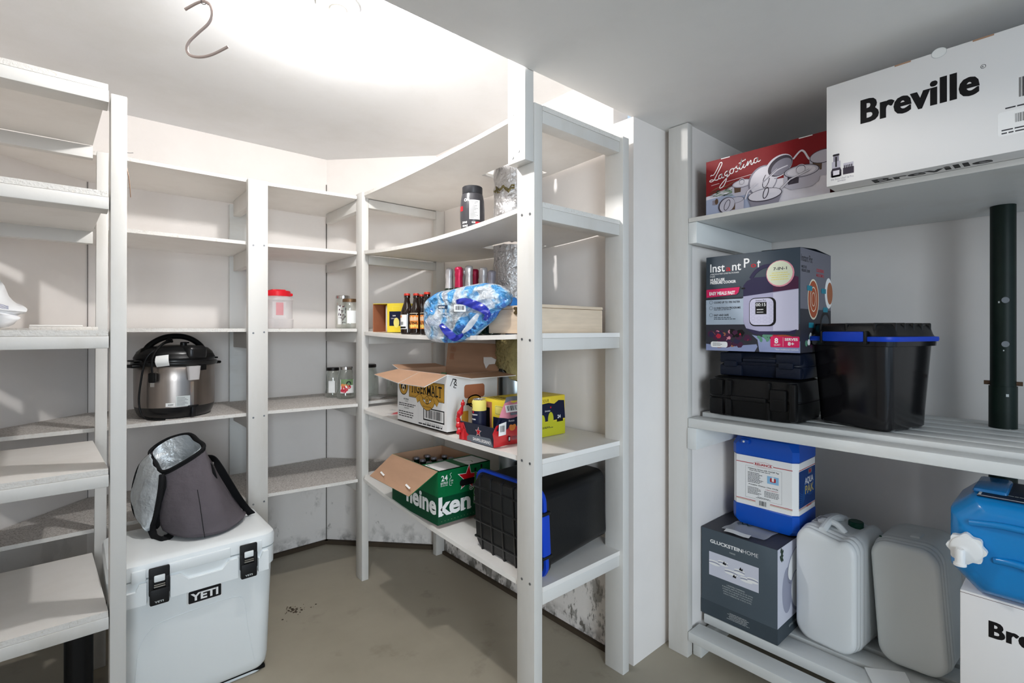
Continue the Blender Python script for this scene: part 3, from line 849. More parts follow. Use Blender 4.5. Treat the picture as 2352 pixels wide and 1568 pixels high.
mb = MB(); mb.box(0, .17, 0, .10, 0, .012, 'chipboard_edge', r=.001); mb.box(.0, .13, .01, .09, .0125, .018, 'board_paint', r=.001)
tag(mb.build('board_offcut', loc=(-.105, 2.22, 1.3535), rz=-.03), 'small flat white board offcut lying on the left middle shelf', 'board')
mat('tan_cloth', '#b09a72', .8, bump=.3, bscale=60)
g = []
for i in range(6):
    g.append([Vector((-.46 + .32*j/7, .02*math.sin(j*1.3), .0 - .0 + (-.06 + .062*(j/7)**2)*(i/5) + .002)) + Vector((0, .22*i/5, 0)) for j in range(8)])
mb = MB().sheet(g, .003, 'tan_cloth'); tag(mb.build('cloth', loc=(0.02, 2.36, 1.331)), 'tan cloth sagging from under the left middle shelf', 'cloth')
mb = MB(); mb.loft([rrect(.075, .22, .025, z, 4) for z in (0.0, .02, .38, .40)], 'black_plastic'); mb.box(-.032, .032, -.10, .10, .398, .42, 'satin_black', r=.01)
tag(mb.build('bin', loc=(.015, 2.28, 0)), 'narrow black plastic bin in the dark under the lowest left shelf', 'bin')

# ---------------------------------------------------------------- jars on the back shelving
def jar_profile(R, h, neck, sh=.78):
    return [(.001, .004), (R*.86, .0), (R*.96, .004), (R, .014), (R, h*sh*.9), (R*.97, h*sh), (neck*1.08, h*.90), (neck, h*.93), (neck, h)]
def make_jar(name, label, loc, R, h, neck, lid=None, rz=0.0, group=None, sh=.78, prof=None, gm='glass', lidh=.018, lidr=None, open_rim=False):
    t = thing(name, label, 'jar', loc, rz, group)
    mb = MB().lathe(prof or jar_profile(R, h, neck, sh), gm, 36, cap=False); mb.lathe([(0, .005), (R*.8, .006), (R*.9, .010)], gm, 36, cap=False)
    if not lid: mb.lathe([(neck, h), (neck*1.06, h), (neck*1.06, h-.006), (neck, h-.006)], gm, 36, cap=False)
    b = mb.build('glass_body' if gm == 'glass' else 'body', t)
    if lid:
        lr = lidr or neck * 1.08
        MB().lathe([(lr, h - lidh*.75), (lr*1.01, h - lidh*.4), (lr, h + .002), (lr*.95, h + .004), (0, h + .0035)], lid, 36).build('lid', t)
    return t, b
mat('red_lid', '#d5202c', .35); mat('gold_lid', '#6d5238', .35, metal=.6); mat('black_lid', '#1d1817', .4)
# red lidded plastic jar
t = thing('plastic_jar', 'clear plastic jar with a wide red screw lid on the back middle shelf', 'jar', (.846, 2.922, 1.3622), 0)
P_ = lambda z, w, r: rrect(w, w, r, z, 5)
mb = MB().loft([P_(.0, .13, .035), P_(.003, .142, .04), P_(.05, .146, .04), P_(.055, .139, .04), P_(.15, .139, .04), P_(.155, .146, .045), P_(.172, .140, .06), P_(.180, .118, .058)], 'milky_plastic', cap1=False)
mb.build('body', t)
mb = MB().lathe([(.060, .176), (.066, .178), (.067, .203), (.064, .207), (.0, .207)], 'red_lid', 40); mb.box(-.04, .03, -.05, .03, .204, .213, 'red_lid', r=.006); mb.box(.05, .077, -.02, .02, .18, .196, 'red_lid', r=.005)
mb.build('lid', t)
mb = MB(); f = Face(mb, (-.045, -.0705, .06), (1, 0, 0), (0, 0, 1), .07, .085); mat('pink_label', '#c98f93', .5); f.rect(0, 0, 1, 1, 'milky_plastic'); f.k = 2; f.rect(.25, .15, .8, .95, 'pink_label'); mb.build('label_sheet', t)
mat('purple_print', '#3b1f33', .5); mat('water', '#dfe2e2', .1, alpha=.5); mat('cream_sauce', '#c9c8ba', .5)
t, b = make_jar('glass_jar', 'tall glass jar with a metal lid and purple printed label beside the second post', (1.165, 2.80, 1.3622), .043, .185, .036, 'steel_bright')
mb = MB()
for k in range(40):
    a = rnd.uniform(-2.6, -1.6); z = rnd.uniform(.03, .125); cyl_patch(mb, a, a + rnd.uniform(.05, .16), z, z + rnd.uniform(.004, .012), .0437, 'purple_print', 2)
cyl_patch(mb, -2.65, -1.55, .025, .13, .0434, 'label_white'); mb.build('label_sheet', t)
t, b = make_jar('glass_jar', 'glass jar with a gold lid standing in front of the purple-labelled jar', (1.165, 2.705, 1.3622), .046, .162, .036, 'gold_lid')
mb = MB(); cyl_patch(mb, -2.3, -1.2, .03, .10, .0465, 'label_white'); mb.build('label_sheet', t)
Z4 = .9552
t, b = make_jar('glass_jar', 'small glass jar with a black lid and white label in the back corner', (1.17, 2.96, Z4), .046, .172, .034, 'black_lid', sh=.7)
mb = MB(); cyl_patch(mb, -2.5, -1.7, .03, .10, .0466, 'label_white'); mb.build('label_sheet', t)
mat('fruit_red', '#b5263c', .4); mat('fruit_orange', '#d98a4f', .4); mat('fruit_green', '#6f8a63', .45); mat('dark_green', '#26302a', .5)
t, b = make_jar('glass_jar', 'glass jar with a red and orange fruit label left of the second post', (1.205, 2.855, Z4), .052, .182, .036, 'steel_bright', sh=.66)
mb = MB(); R = .0526; cyl_patch(mb, -2.55, -1.0, .035, .115, R, 'label_white'); cyl_patch(mb, -2.5, -1.1, .08, .115, R + .0002, 'fruit_green')
for (a, z, r, m) in ((-2.35, .05, .010, 'fruit_red'), (-2.1, .047, .011, 'fruit_red'), (-1.9, .055, .010, 'fruit_red'), (-2.2, .066, .012, 'fruit_red'), (-1.95, .071, .017, 'fruit_orange'), (-2.3, .08, .010, 'fruit_orange'), (-1.6, .07, .011, 'fruit_red'), (-1.65, .09, .015, 'dark_green')):
    vs = [((R+.0006)*math.cos(a + r/R*math.cos(k*PI/6)), (R+.0006)*math.sin(a + r/R*math.cos(k*PI/6)), z + r*math.sin(k*PI/6)) for k in range(12)]; mb.add(vs, [tuple(range(12))], m)
mb.build('label_sheet', t)
make_jar('glass_jar', 'large empty glass jar with a black lid right of the second post', (1.345, 2.87, Z4), .068, .188, .050, 'black_lid', sh=.62)
make_jar('glass_jar', 'squat empty glass jar with a dark lid behind the open malt carton', (1.49, 2.765, Z4), .062, .145, .050, 'black_lid', sh=.7)
mb = MB(); mb.sheet([[Vector((x, y, .004*math.sin(x*60) * math.cos(y*70) + .006)) for x in [k*.02 for k in range(9)]] for y in [k*.02 for k in range(8)]], .0008, 'clear_film')
tag(mb.build('plastic_wrap', loc=(1.26, 2.66, Z4 + .002), rz=.3), 'crumpled clear plastic wrap on the speckled shelf by the large jar', 'wrap')
mat('pink_candy', '#c8434c', .35)
pk = thing('zip_bag', 'small clear bag with red contents lying on the shelf left of the malt carton', 'bag', (1.265, 2.33, .9215), .35)
MB().sheet([[Vector((x*.13 - .065, y*.17 - .04, .004 + .004*math.sin(x*5)*math.sin(y*6))) for x in [k/6 for k in range(7)]] for y in [k/6 for k in range(7)]], .0006, 'clear_film').build('film', pk)
MB().lathe([(.001, 0), (.035, .0), (.042, .004), (.03, .008), (0, .009)], 'pink_candy', 20, sx=1.2, sy=.6).build('contents', pk)
# ================================================================ things on the centre shelving
S3, S4, S5 = HCF[2], HCF[3], HCF[4]
mat('yellow_card', '#dfc63a', .5); mat('navy', '#141a33', .45); mat('lemon', '#e6d978', .5); mat('orange_card', '#e0883a', .5)
mat('inner_card', '#a5684a', .8); mat('beer_brown', '#1c0f08', .08, coat=.4); mat('cap_red', '#c43a2c', .35, metal=.3)
mat('foil_silver', '#cdc9ca', .35, metal=.6, bump=.4, bscale=120, bdist=.002); mat('foil_pink', '#a9183f', .35, metal=.35, bump=.3, bscale=120)
mat('foil_grey', '#8e8a92', .45, metal=.4); mat('bottle_green', '#0e2415', .1, coat=.4); mat('cream_label', '#e3d9c2', .5)

# --- open drinks carton lying on its side with cans showing
t = thing('drinks_carton', 'open yellow drinks carton on its side left of the dark bottles', 'carton', (1.205, 2.500, S3(1.2, 2.45) + .0012), -1.05)
w, d, h = .20, .12, .152; T = .0025
mb = MB()
mb.box(0, w, 0, d, 0, T, 'carton_brown'); mb.box(0, w, 0, d, h-T, h, 'yellow_card'); mb.box(0, w, d-T, d, 0, h, 'yellow_card')
mb.box(0, T, 0, d, T, h-T, 'inner_card'); mb.box(w-T, w, 0, d, T, h-T, 'yellow_card'); mb.box(.088, w, -.001, T, 0, h-T, 'yellow_card')
f = Face(mb, (.088, -.001, 0), (1, 0, 0), (0, 0, 1), .112, h)
f.rect(.12, .22, .98, .72, 'navy'); f.ell(.5, .33, .017, .026, 'lemon', 2); f.text('SAN', .3, .55, .007, 'print_white', bold=.02, lay=2); f.line([(.3, .78), (.3, .9), (.68, .9), (.68, .78)], .0015, 'lemon', 2); f.text('Limonata', .22, .46, .006, 'print_white', width=.04, lay=2)
for v in mb.v: pass
mb.build('box', t)
MB().lathe([(.026, 0), (.029, .006), (.029, .135), (.024, .142), (.0, .142)], 'label_white', 24, M=TR(.080, .050, T)).build('can', t)

# --- malt drink bottles
def malt(loc, label, rz):
    t = thing('malt_bottle', label, 'bottle', loc, rz, 'brown malt bottles on the middle shelf')
    MB().lathe([(.001, .003), (.027, 0), (.031, .004), (.0315, .012), (.0315, .098), (.030, .110), (.024, .130), (.0165, .150), (.0135, .165), (.0128, .176), (.0150, .178), (.0150, .186), (.0128, .188), (.0128, .194)], 'beer_brown', 32).build('glass_body', t)
    MB().lathe([(.0155, .188), (.0160, .190), (.0140, .1985), (.0, .1995)], 'cap_red', 24).build('cap', t)
    return t
def malt_label(t, back):
    mb = MB()
    if back:
        cyl_patch(mb, 2.2, 3.9, .025, .094, .0319, 'label_white'); cyl_patch(mb, 2.3, 3.75, .028, .037, .0321, 'ink_black')
        for k in range(12): cyl_patch(mb, 2.75 + k*.05, 2.75 + k*.05 + .025, .045, .060, .0321, 'ink_black', 1)
        cyl_patch(mb, 2.3, 3.0, .080, .092, .0321, 'orange_card')
    else:
        cyl_patch(mb, 2.0, 4.2, .028, .092, .0319, 'orange_card')
        for k in range(7):
            cyl_patch(mb, 2.1 + k*.3, 2.1 + k*.3 + .22, .032 + .002*(k % 3), .045 + .003*(k % 2), .0321, 'lemon', 3); cyl_patch(mb, 2.1 + k*.3, 2.1 + k*.3 + .2, .066, .082 + .004*(k % 2), .0321, 'cream_label', 3)
        cyl_patch(mb, 2.05, 4.15, .100, .1025, .0318, 'cream_label')
        vs, fs, x0, x1, y0, y1 = text_geo('MALTINA', .03)
        sc = .013 / (y1 - y0); out = [(.0324*math.cos(2.15 + (v.x-x0)/(x1-x0)*1.9), .0324*math.sin(2.15 + (v.x-x0)/(x1-x0)*1.9), .049 + v.y*sc) for v in vs]
        mb.add(out, fs, 'ink_black')
    mb.build('label_sheet', t)
zb = lambda x, y: S3(x, y) + .0012
b = malt((1.232, 2.185, zb(1.23, 2.185)), 'brown malt bottle with red cap, nearest to the yellow carton, white back label showing', .25); malt_label(b, True)
for (u_, z_, lab) in ((956, 2.44, 'brown malt bottle with red cap, first of the three with orange labels'), (968, 2.53, 'brown malt bottle with red cap, hindmost of the three with orange labels'), (981, 2.33, 'brown malt bottle with red cap and orange label, touching the blue plastic bag')):
    x, y = at(u_, 0, z_).xy
    b = malt((x, y, zb(x, y)), lab, .3); malt_label(b, False)

# --- sparkling wine bottles
def fizz(x, y, foil, label, hh):
    t = thing('wine_bottle', label, 'bottle', (x, y, zb(x, y)), 0, 'foil topped bottles behind the blue bag')
    s = hh / .30
    MB().lathe([(.001, .004), (.036, 0), (.041, .006*s), (.041, .135*s), (.036, .165*s), (.024, .195*s), (.0175, .215*s)], 'bottle_green', 28).build('glass_body', t)
    mb = MB(); mb.lathe([(.0190, .185*s), (.0205, .195*s), (.0175, .225*s), (.0160, .255*s), (.0172, .262*s), (.0182, .270*s), (.0172, .278*s), (.0185, .288*s), (.0165, .298*s), (.010, .302*s), (0, .303*s)], foil, 24, cap=False)
    rnd = random.Random(int(x*1000 + y*100))
    for v in mb.v:
        if v.z > .25*s: v.x += rnd.uniform(-.0012, .0012); v.y += rnd.uniform(-.0012, .0012)
    mb.build('foil', t, sharp=50)
for u, v, z, foil, lab in ((1032, 617, 2.28, 'foil_silver', 'silver foil topped bottle, leftmost behind the blue plastic bag'), (1054, 614, 2.14, 'foil_pink', 'tall pink foil topped bottle behind the blue plastic bag, left of the silver one'),
        (1065, 618, 2.42, 'foil_silver', 'silver foil topped bottle half hidden between the pink one and the tall silver one'), (1077, 611, 2.26, 'foil_silver', 'tallest silver foil topped bottle, in the middle of the row'),
        (1091, 619, 2.36, 'foil_pink', 'dark pink foil topped bottle just right of the tallest silver one'), (1110, 615, 2.22, 'foil_silver', 'silver foil topped bottle, second from the foil wrapped duct'), (1129, 622, 2.12, 'foil_grey', 'dull grey topped bottle beside the foil wrapped duct')):
    p = at(u, v, z); fizz(p.x, p.y, foil, lab, p.z - zb(p.x, p.y))

# --- wooden wine crate
mat('pale_pine', '#e0cdb6', .6, bump=.15, bscale=40, vary=.14, vscale=9, stretch=(1, 1, 9)); mat('brass', '#7d6a45', .35, metal=.9)
t = thing('wooden_box', 'long pale pine box with a small clasp behind the tall near post', 'box', (1.235, 1.265, S3(1.3, 1.3) + .0015), 0)
mb = MB(); mb.box(0, .355, 0, .285, 0, .092, 'pale_pine', r=.004); mb.build('box', t)
mb = MB(); mb.box(-.002, .356, -.001, .286, .0925, .104, 'pale_pine', r=.003); mb.build('lid', t)
mb = MB()
for s in (-.008, .008): mb.lathe([(.006, -.001), (.006, .0012), (0, .0014)], 'brass', 12, M=TR(-.003, .12 + s*.5, .085 + s) @ RY(-PI/2)); mb.lathe([(.0055, -.001), (.0055, .0012), (0, .0014)], 'brass', 12, M=TR(-.003, .12 - s*.6, .085 + s) @ RY(-PI/2))
mb.box(-.005, -.001, .117, .123, .070, .098, 'brass', r=.001); mb.build('clasp', t)

# --- blue water bottle wrap (empty plastic bag)
mat('bag_blue', '#2f7ec4', .3); mat('bag_light', '#8fbfe2', .3); mat('bag_deep', '#1b2f9c', .3); mat('bag_white', '#e9eef4', .3); mat('bag_mid', '#5a9fd4', .3)
def film(name, col, op): 
    m = bpy.data.materials.new(name); m.use_nodes = True; b = m.node_tree.nodes['Principled BSDF']
    b.inputs['Base Color'].default_value = srgb(col); b.inputs['Alpha'].default_value = op; b.inputs['Roughness'].default_value = .16
    b.inputs['Specular IOR Level'].default_value = .8
    nt = m.node_tree; tc = nt.nodes.new('ShaderNodeTexCoord'); n2 = nt.nodes.new('ShaderNodeTexVoronoi'); n2.inputs['Scale'].default_value = 26
    nt.links.new(tc.outputs['Object'], n2.inputs['Vector']); bp = nt.nodes.new('ShaderNodeBump'); bp.inputs['Strength'].default_value = .7; bp.inputs['Distance'].default_value = .01
    nt.links.new(n2.outputs['Distance'], bp.inputs['Height']); nt.links.new(bp.outputs[0], b.inputs['Normal']); MATS[name] = m
film('film_blue', '#2877c6', .88); film('film_light', '#a9d2ee', .72); film('film_white', '#eef3f8', .62); film('film_deep', '#16289a', .96); film('film_sky', '#4fa0dc', .80)
o0 = at(1070, 720, 1.95)
pb = thing('water_bottle_wrap', 'torn blue and clear plastic bag draped over the front edge of the middle shelf', 'plastic bag', tuple(o0))
rnd = random.Random(11)
outline = [(974, 700), (985, 684), (1008, 670), (1040, 664), (1075, 655), (1110, 650), (1140, 652), (1165, 662), (1178, 680), (1172, 700), (1150, 712), (1140, 730), (1112, 755), (1090, 775), (1055, 786), (1020, 787), (990, 782), (976, 765), (973, 735)]
def zof(u): return 2.10 + (1180 - u) / 205.0 * .06 - .16 * (u - 972) / 205.0 - .06
cenp = (1070, 716)
rings = []
for s, out in ((1.0, 0.0), (.93, .030), (.80, .046), (.62, .056), (.42, .060), (.2, .062), (.05, .062)):
    R = []
    for (u, v) in outline:
        uu = cenp[0] + (u - cenp[0]) * s; vv = cenp[1] + (v - cenp[1]) * s
        R.append(at(uu, vv, zof(uu) - out + rnd.uniform(-.012, .012)) - o0)
    rings.append(smooth_path(R, 6, closed=True))
def ring_sheet(i, m, js, name=None):
    pass
mb = MB(); nR = len(rings[0])
back = []
for s, out in ((.4, .055), (.8, .045), (.95, .02)):
    back.append(smooth_path([at(cenp[0] + (u-cenp[0])*s, cenp[1] + (v-cenp[1])*s, zof(u) + out) - o0 for u, v in outline], 6, closed=True))
m = bpy.data.materials.new('printed_film'); m.use_nodes = True; nt = m.node_tree; bs_ = nt.nodes['Principled BSDF']; MATS['printed_film'] = m
tc = nt.nodes.new('ShaderNodeTexCoord'); nz = nt.nodes.new('ShaderNodeTexNoise'); nz.inputs['Scale'].default_value = 6.5; nz.inputs['Distortion'].default_value = 1.3; nz.inputs['Detail'].default_value = 2
nt.links.new(tc.outputs['Object'], nz.inputs['Vector'])
rp = nt.nodes.new('ShaderNodeValToRGB'); rp.color_ramp.interpolation = 'LINEAR'; el = rp.color_ramp.elements
el[0].position = .45; el[0].color = srgb('#eef3f8'); el[1].position = .49; el[1].color = srgb('#b5d8ef')
e = el.new(.52); e.color = srgb('#4d9cd8'); e = el.new(.585); e.color = srgb('#4d9cd8'); e = el.new(.60); e.color = srgb('#1c62b4')
nt.links.new(nz.outputs['Fac'], rp.inputs[0]); nt.links.new(rp.outputs[0], bs_.inputs['Base Color'])
al = nt.nodes.new('ShaderNodeMapRange'); al.inputs[1].default_value = .38; al.inputs[2].default_value = .58; al.inputs[3].default_value = .42; al.inputs[4].default_value = .93
nt.links.new(nz.outputs['Fac'], al.inputs[0]); nt.links.new(al.outputs[0], bs_.inputs['Alpha'])
bs_.inputs['Roughness'].default_value = .14; bs_.inputs['Specular IOR Level'].default_value = .9
vo = nt.nodes.new('ShaderNodeTexVoronoi'); vo.inputs['Scale'].default_value = 38; vo.feature = 'F2'; nz2 = nt.nodes.new('ShaderNodeTexNoise'); nz2.inputs['Scale'].default_value = 30; nz2.inputs['Distortion'].default_value = 1.5
ad = nt.nodes.new('ShaderNodeMath'); nt.links.new(tc.outputs['Object'], vo.inputs['Vector']); nt.links.new(tc.outputs['Object'], nz2.inputs['Vector']); nt.links.new(vo.outputs['Distance'], ad.inputs[0]); nt.links.new(nz2.outputs['Fac'], ad.inputs[1])
bp = nt.nodes.new('ShaderNodeBump'); bp.inputs['Strength'].default_value = .85; bp.inputs['Distance'].default_value = .012; nt.links.new(ad.outputs[0], bp.inputs['Height']); nt.links.new(bp.outputs[0], bs_.inputs['Normal'])
from mathutils import noise as mnoise
allr = back + rings
def crease(p): 
    q = p * 22.0
    return (abs(mnoise.noise(q)) * .016 + abs(mnoise.noise(q * 2.3 + Vector((3, 1, 2)))) * .009)
fine = []
for i in range(len(allr) - 1):
    for k in range(4): fine.append([cr(allr[max(i-1, 0)][j], allr[i][j], allr[i+1][j], allr[min(i+2, len(allr)-1)][j], k/4) for j in range(nR)])
fine.append(allr[-1])
fwd = Vector((-CB, -SB, 0))
fine = [[p - fwd * (crease(p) if ii > 3 else 0) for p in r] for ii, r in enumerate(fine)]
mb.loft(fine, 'printed_film')
mb.build('film', pb, sharp=24)
def ribbon(pts, wd, m, name, z=1.86):
    g = []
    q = smooth_path([Vector((u, v, 0)) for u, v in pts], 5)
    for i, p in enumerate(q):
        d = (q[min(i+1, len(q)-1)] - q[max(i-1, 0)]); d.normalize(); n = Vector((-d.y, d.x, 0))
        ww = wd * (.35 + .65*math.sin(PI * min(1, (i+1)/len(q)*1.02)))
        g.append([at(p.x + n.x*ww*s, p.y + n.y*ww*s, zof(p.x) - .074 - .003*math.cos(s*1.5) + .003*math.sin(i*1.3 + s*3)) - o0 for s in (-1, -.5, 0, .5, 1)])
    MB().sheet(g, .0008, m).build(name, pb, sharp=40)
ribbon([(1048, 693), (1066, 692), (1088, 699), (1108, 708), (1120, 722), (1112, 735)], 10, 'film_deep', 'printed_band')
ribbon([(1012, 744), (1022, 757), (1036, 770), (1048, 776), (1064, 768)], 9, 'film_deep', 'printed_band')
ribbon([(1098, 722), (1086, 738), (1075, 752), (1062, 764)], 7, 'film_white', 'printed_band')
mb = MB()
p0 = at(1006, 705, zof(1006) - .073) - o0; p1 = at(1042, 705, zof(1042) - .073) - o0; ux = (p1 - p0); wd = ux.length
f = Face(mb, p0 + Vector((0, 0, -.03)), ux, Vector((0, 0, 1)), wd, .05)
mat('film_print_navy', '#1d3550', .4)
f.rect(.0, .45, .62, .75, 'film_print_navy', r=.003); f.k = 2; f.text('MAJVNO', .05, .52, .008, 'print_white', width=.030, bold=.03); f.rect(1.02, .25, 1.75, .8, 'bag_white', r=.002); f.k = 3; f.barcode(1.08, .32, 1.68, .72, bg=None, n=22)
f.k = 2; f.text('Natural Spring', .1, .05, .007, 'bag_white', width=.045); f.text('Water', .3, -.2, .008, 'bag_white', width=.028)
mb.build('printing', pb)
mb = MB(); mb.lathe([(.001, 0), (.03, 0), (.033, .01), (.033, .11), (.02, .14), (.012, .15), (0, .151)], 'film_blue', 20)
tag(mb.build('blue_bottle', loc=tuple(at(1178, 740, 2.02).xy) + (zb(1.3, 1.5),)), 'small dark blue bottle behind the pine box, beside the duct', 'bottle')
mat('brown_leaf', '#7a6f66', .7)

# --- insulated duct behind the near post
dx, dy = DUCT
dt = thing('heating_duct', 'vertical metal duct wrapped in torn silver foil, rising through holes in the shelves', 'duct', (dx, dy, 0.0))
mat('duct_metal', '#8f979c', .32, metal=.9, vary=.3, vscale=5, stretch=(1, 1, .15)); mat('foil_wrap', '#c8c6c6', .30, metal=.75, bump=1.0, bscale=34, bdist=.02)
mat('fibreglass', '#a39566', .95, bump=.9, bscale=60, vary=.4, vscale=14, bdist=.02)
MB().lathe([(.070, .520), (.070, .6), (.071, .602), (.070, .604), (.070, 1.3)], 'duct_metal', 36).build('pipe', dt)
rnd = random.Random(21)
def crumple(z0, z1, R, m, n=12, amp=.006):
    rings = []
    for i in range(n + 1):
        z = z0 + (z1 - z0) * i / n
        rings.append([Vector(((R + rnd.uniform(-amp, amp)) * math.cos(a), (R + rnd.uniform(-amp, amp)) * math.sin(a), z + rnd.uniform(-.004, .004))) for a in [k*2*PI/34 for k in range(34)]])
    return MB().loft(rings, m)
crumple(1.348, 1.735, .092, 'foil_wrap').build('foil_wrap', dt, sharp=60)
crumple(1.775, 2.10, .092, 'foil_wrap').build('foil_wrap', dt, sharp=60)
crumple(2.112, 2.185, .075, 'foil_wrap', 5, .012).build('foil_wrap', dt, sharp=60)
mb = MB()
g = []
for i in range(9):
    a = 2.9 + i*.14
    g.append([Vector(((.094 + .010*math.sin(j*2 + i)) * math.cos(a), (.094 + .010*math.sin(j*2 + i)) * math.sin(a), 1.985 - .012 + .018*j/3 + .010*math.sin(i*1.9))) for j in range(4)])
mb.sheet(g, .003, 'fibreglass'); mb.build('foil_tear', dt)
mb = crumple(1.16, 1.318, .086, 'fibreglass', 7, .010)
for k in range(34): mb.v[k].z += .035*math.sin(k*2*PI/34*2 + 2.2) + rnd.uniform(-.01, .01)
mb.build('insulation', dt, sharp=80)
mat('foam_tan', '#b8926e', .9, bump=.5, bscale=50)
mb = MB()
for (a, r, z, s) in ((3.3, .085, 2.13, .018), (3.5, .075, 2.165, .014), (3.1, .06, 2.185, .016)):
    mb.lathe([(.001, -s), (s*.8, -s*.5), (s, 0), (s*.7, s*.6), (0, s)], 'foam_tan', 10, M=TR(r*math.cos(a), r*math.sin(a), z))
mb.build('foam', dt)

# --- black protein tub on the upper shelf
mat('tub_grey', '#38373b', .3); mat('tub_lid', '#2c2c2f', .35)
t = thing('supplement_tub', 'dark grey round plastic tub with a white facts label on the upper shelf', 'tub', (1.268, 1.70, HCF[1](1.27, 1.70) + .001), 0)
MB().lathe([(.001, .0), (.043, .0), (.047, .004), (.0475, .03), (.051, .06), (.0515, .10), (.049, .14), (.044, .165), (.040, .168)], 'tub_grey', 40).build('body', t)
MB().lathe([(.0415, .167), (.0425, .169), (.0425, .196), (.040, .199), (0, .1985)], 'tub_lid', 40).build('lid', t)
mb = MB(); FA = math.atan2(-1.70, -1.268)
def rl(a): return [(.0522 if .05 < z < .12 else .0505 if z >= .12 else .0495) for z in a]
cyl_patch(mb, FA - .25, FA + .62, .055, .135, .0521, 'label_white')
for k in range(13): cyl_patch(mb, FA - .2, FA + .15 + .4*((k*7) % 5)/5, .060 + k*.0055, .0615 + k*.0055, .0523, 'tub_grey', 6)
cyl_patch(mb, FA - 1.25, FA - .85, .092, .112, .0521, 'print_red'); cyl_patch(mb, FA + .25, FA + .75, .020, .046, .0502, 'print_red', 5)
cyl_patch(mb, FA - 1.6, FA + 1.4, .0, .017, .0492, 'cream_label', 16)
for (s, a, z, hgt, ww) in (('ON', -.72, .130, .013, .45), ('ZONE', -.95, .040, .008, .5), ('SCALE', -.90, .026, .008, .5), ('MASS', -.05, .040, .006, .3)):
    vs, fs, x0, x1, y0, y1 = text_geo(s, .03); sc = hgt / (y1-y0)
    R = .0524 if z < .13 else .0512
    if z < .05: R = .0510
    mb.add([(R*math.cos(FA + a + (v.x-x0)/(x1-x0)*ww), R*math.sin(FA + a + (v.x-x0)/(x1-x0)*ww), z + v.y*sc) for v in vs], fs, 'label_white')
mb.build('label_sheet', t)

# --- open malt carton
mat('carton_white', '#e6e4e3', .55); mat('gold_print', '#c9983a', .5)
cx, cy = 1.170, 2.165
t = thing('malt_carton', 'open white malt drink carton with brown flaps spread out, on the fourth shelf', 'carton', (cx, cy, S4(1.3, 1.95) + .0065), -PI/2)
w, d, h = .420, .275, .243; T = .004
mb = MB()
mb.box(0, w, 0, T, 0, h, 'carton_white'); mb.box(0, w, d-T, d, 0, h, 'carton_brown'); mb.box(0, T, T, d-T, 0, h, 'carton_brown'); mb.box(w-T, w, T, d-T, 0, h, 'carton_white')
mb.box(0, w, 0, d, 0, T, 'carton_brown'); mb.box(T, w-T, T, T+.0008, T, h, 'carton_brown'); mb.box(w-T-.0008, w-T, T, d-T, T, h, 'carton_brown')
f = box_face(mb, 'front', 0, w, 0, d, 0, h)
f.ell(.135, 0.700, .043, .045, 'ink_black'); f.ell(.135, 0.700, .039, .041, 'gold_print', 2)
for (x, y, rx, ry, m) in ((.11, 0.740, .008, .012, 'ink_black'), (.165, 0.740, .008, .012, 'ink_black'), (.135, 0.670, .014, .010, 'cream_label'), (.135, .785, .007, .006, 'ink_black'), (.09, 0.680, .006, .015, 'ink_black'), (.18, 0.680, .006, .015, 'ink_black'), (.135, 0.630, .008, .010, 'cream_label')): f.ell(x, y, rx, ry, m, 3)
f.rect(.255, .50, .955, .83, 'ink_black'); f.rect(.262, .51, .948, .82, 'gold_print', lay=2)
f.line([(.275, .53), (.275, .80), (.935, .80), (.935, .53), (.275, .53)], .0012, 'ink_black', 3)
f.text('TIGER', .30, .60, .046, 'ink_black', width=.135, bold=.010, lay=3); f.text('MALT', .63, .585, .046, 'ink_black', width=.118, bold=.010, lay=3)
for x0, x1, yb in ((.30, .597, .592), (.63, .91, .578)):      # slab feet of the lettering
    n = 5 if x0 < .4 else 4
    for k in range(n):
        c = x0 + (x1-x0) * (k + .5) / n; f.rect(c-.015, yb, c+.015, yb+.014, 'ink_black', lay=3.4); f.rect(c-.015, yb+.185, c+.015, yb+.199, 'ink_black', lay=3.4)
f.curve_line([(.42, .47), (.49, .53), (.54, .43), (.63, .37), (.72, .43), (.77, .53), (.84, .46)], .030, 'ink_black', 4); f.curve_line([(.42, .47), (.49, .53), (.54, .43), (.63, .37), (.72, .43), (.77, .53), (.84, .46)], .026, 'gold_print', 5)
f.ell(.635, .50, .018, .017, 'ink_black', 6); f.ell(.635, .50, .016, .015, 'gold_print', 7); f.ell(.635, .51, .003, .004, 'ink_black', 8); f.ell(.635, .485, .003, .004, 'ink_black', 8)
f.text('NON ALCOHOLIC MALT', .55, .365, .006, 'ink_black', width=.07, lay=6)
f.rect(.555, .13, .955, .36, 'ink_black'); f.rect(.57, .155, .94, .34, 'carton_white', lay=2); f.k = 3; f.barcode(.575, .15, .935, .345, bg=None, n=26); f.k = 1
f.text('0 00 0 0 00 0 0 0 0', .60, .065, .009, 'tub_grey', width=.135)
f.text('MALT BEVERAGE', .14, .43, .007, 'ink_black', width=.045, bold=.02); f.text('6 X 330 ML', .165, .39, .006, 'ink_black', width=.03)
f.fine(.03, .30, .40, .37, 2, 'ink_black', .45, seed=2); f.text('INGREDIENTS', .15, .26, .006, 'ink_black', width=.045); f.fine(.03, .09, .44, .22, 3, 'ink_black', .4, seed=3); f.fine(.46, .03, .98, .075, 1, 'ink_black', .5, seed=5)
f.line([(.45, 0), (.45, 1)], .0009, 'label_grey')
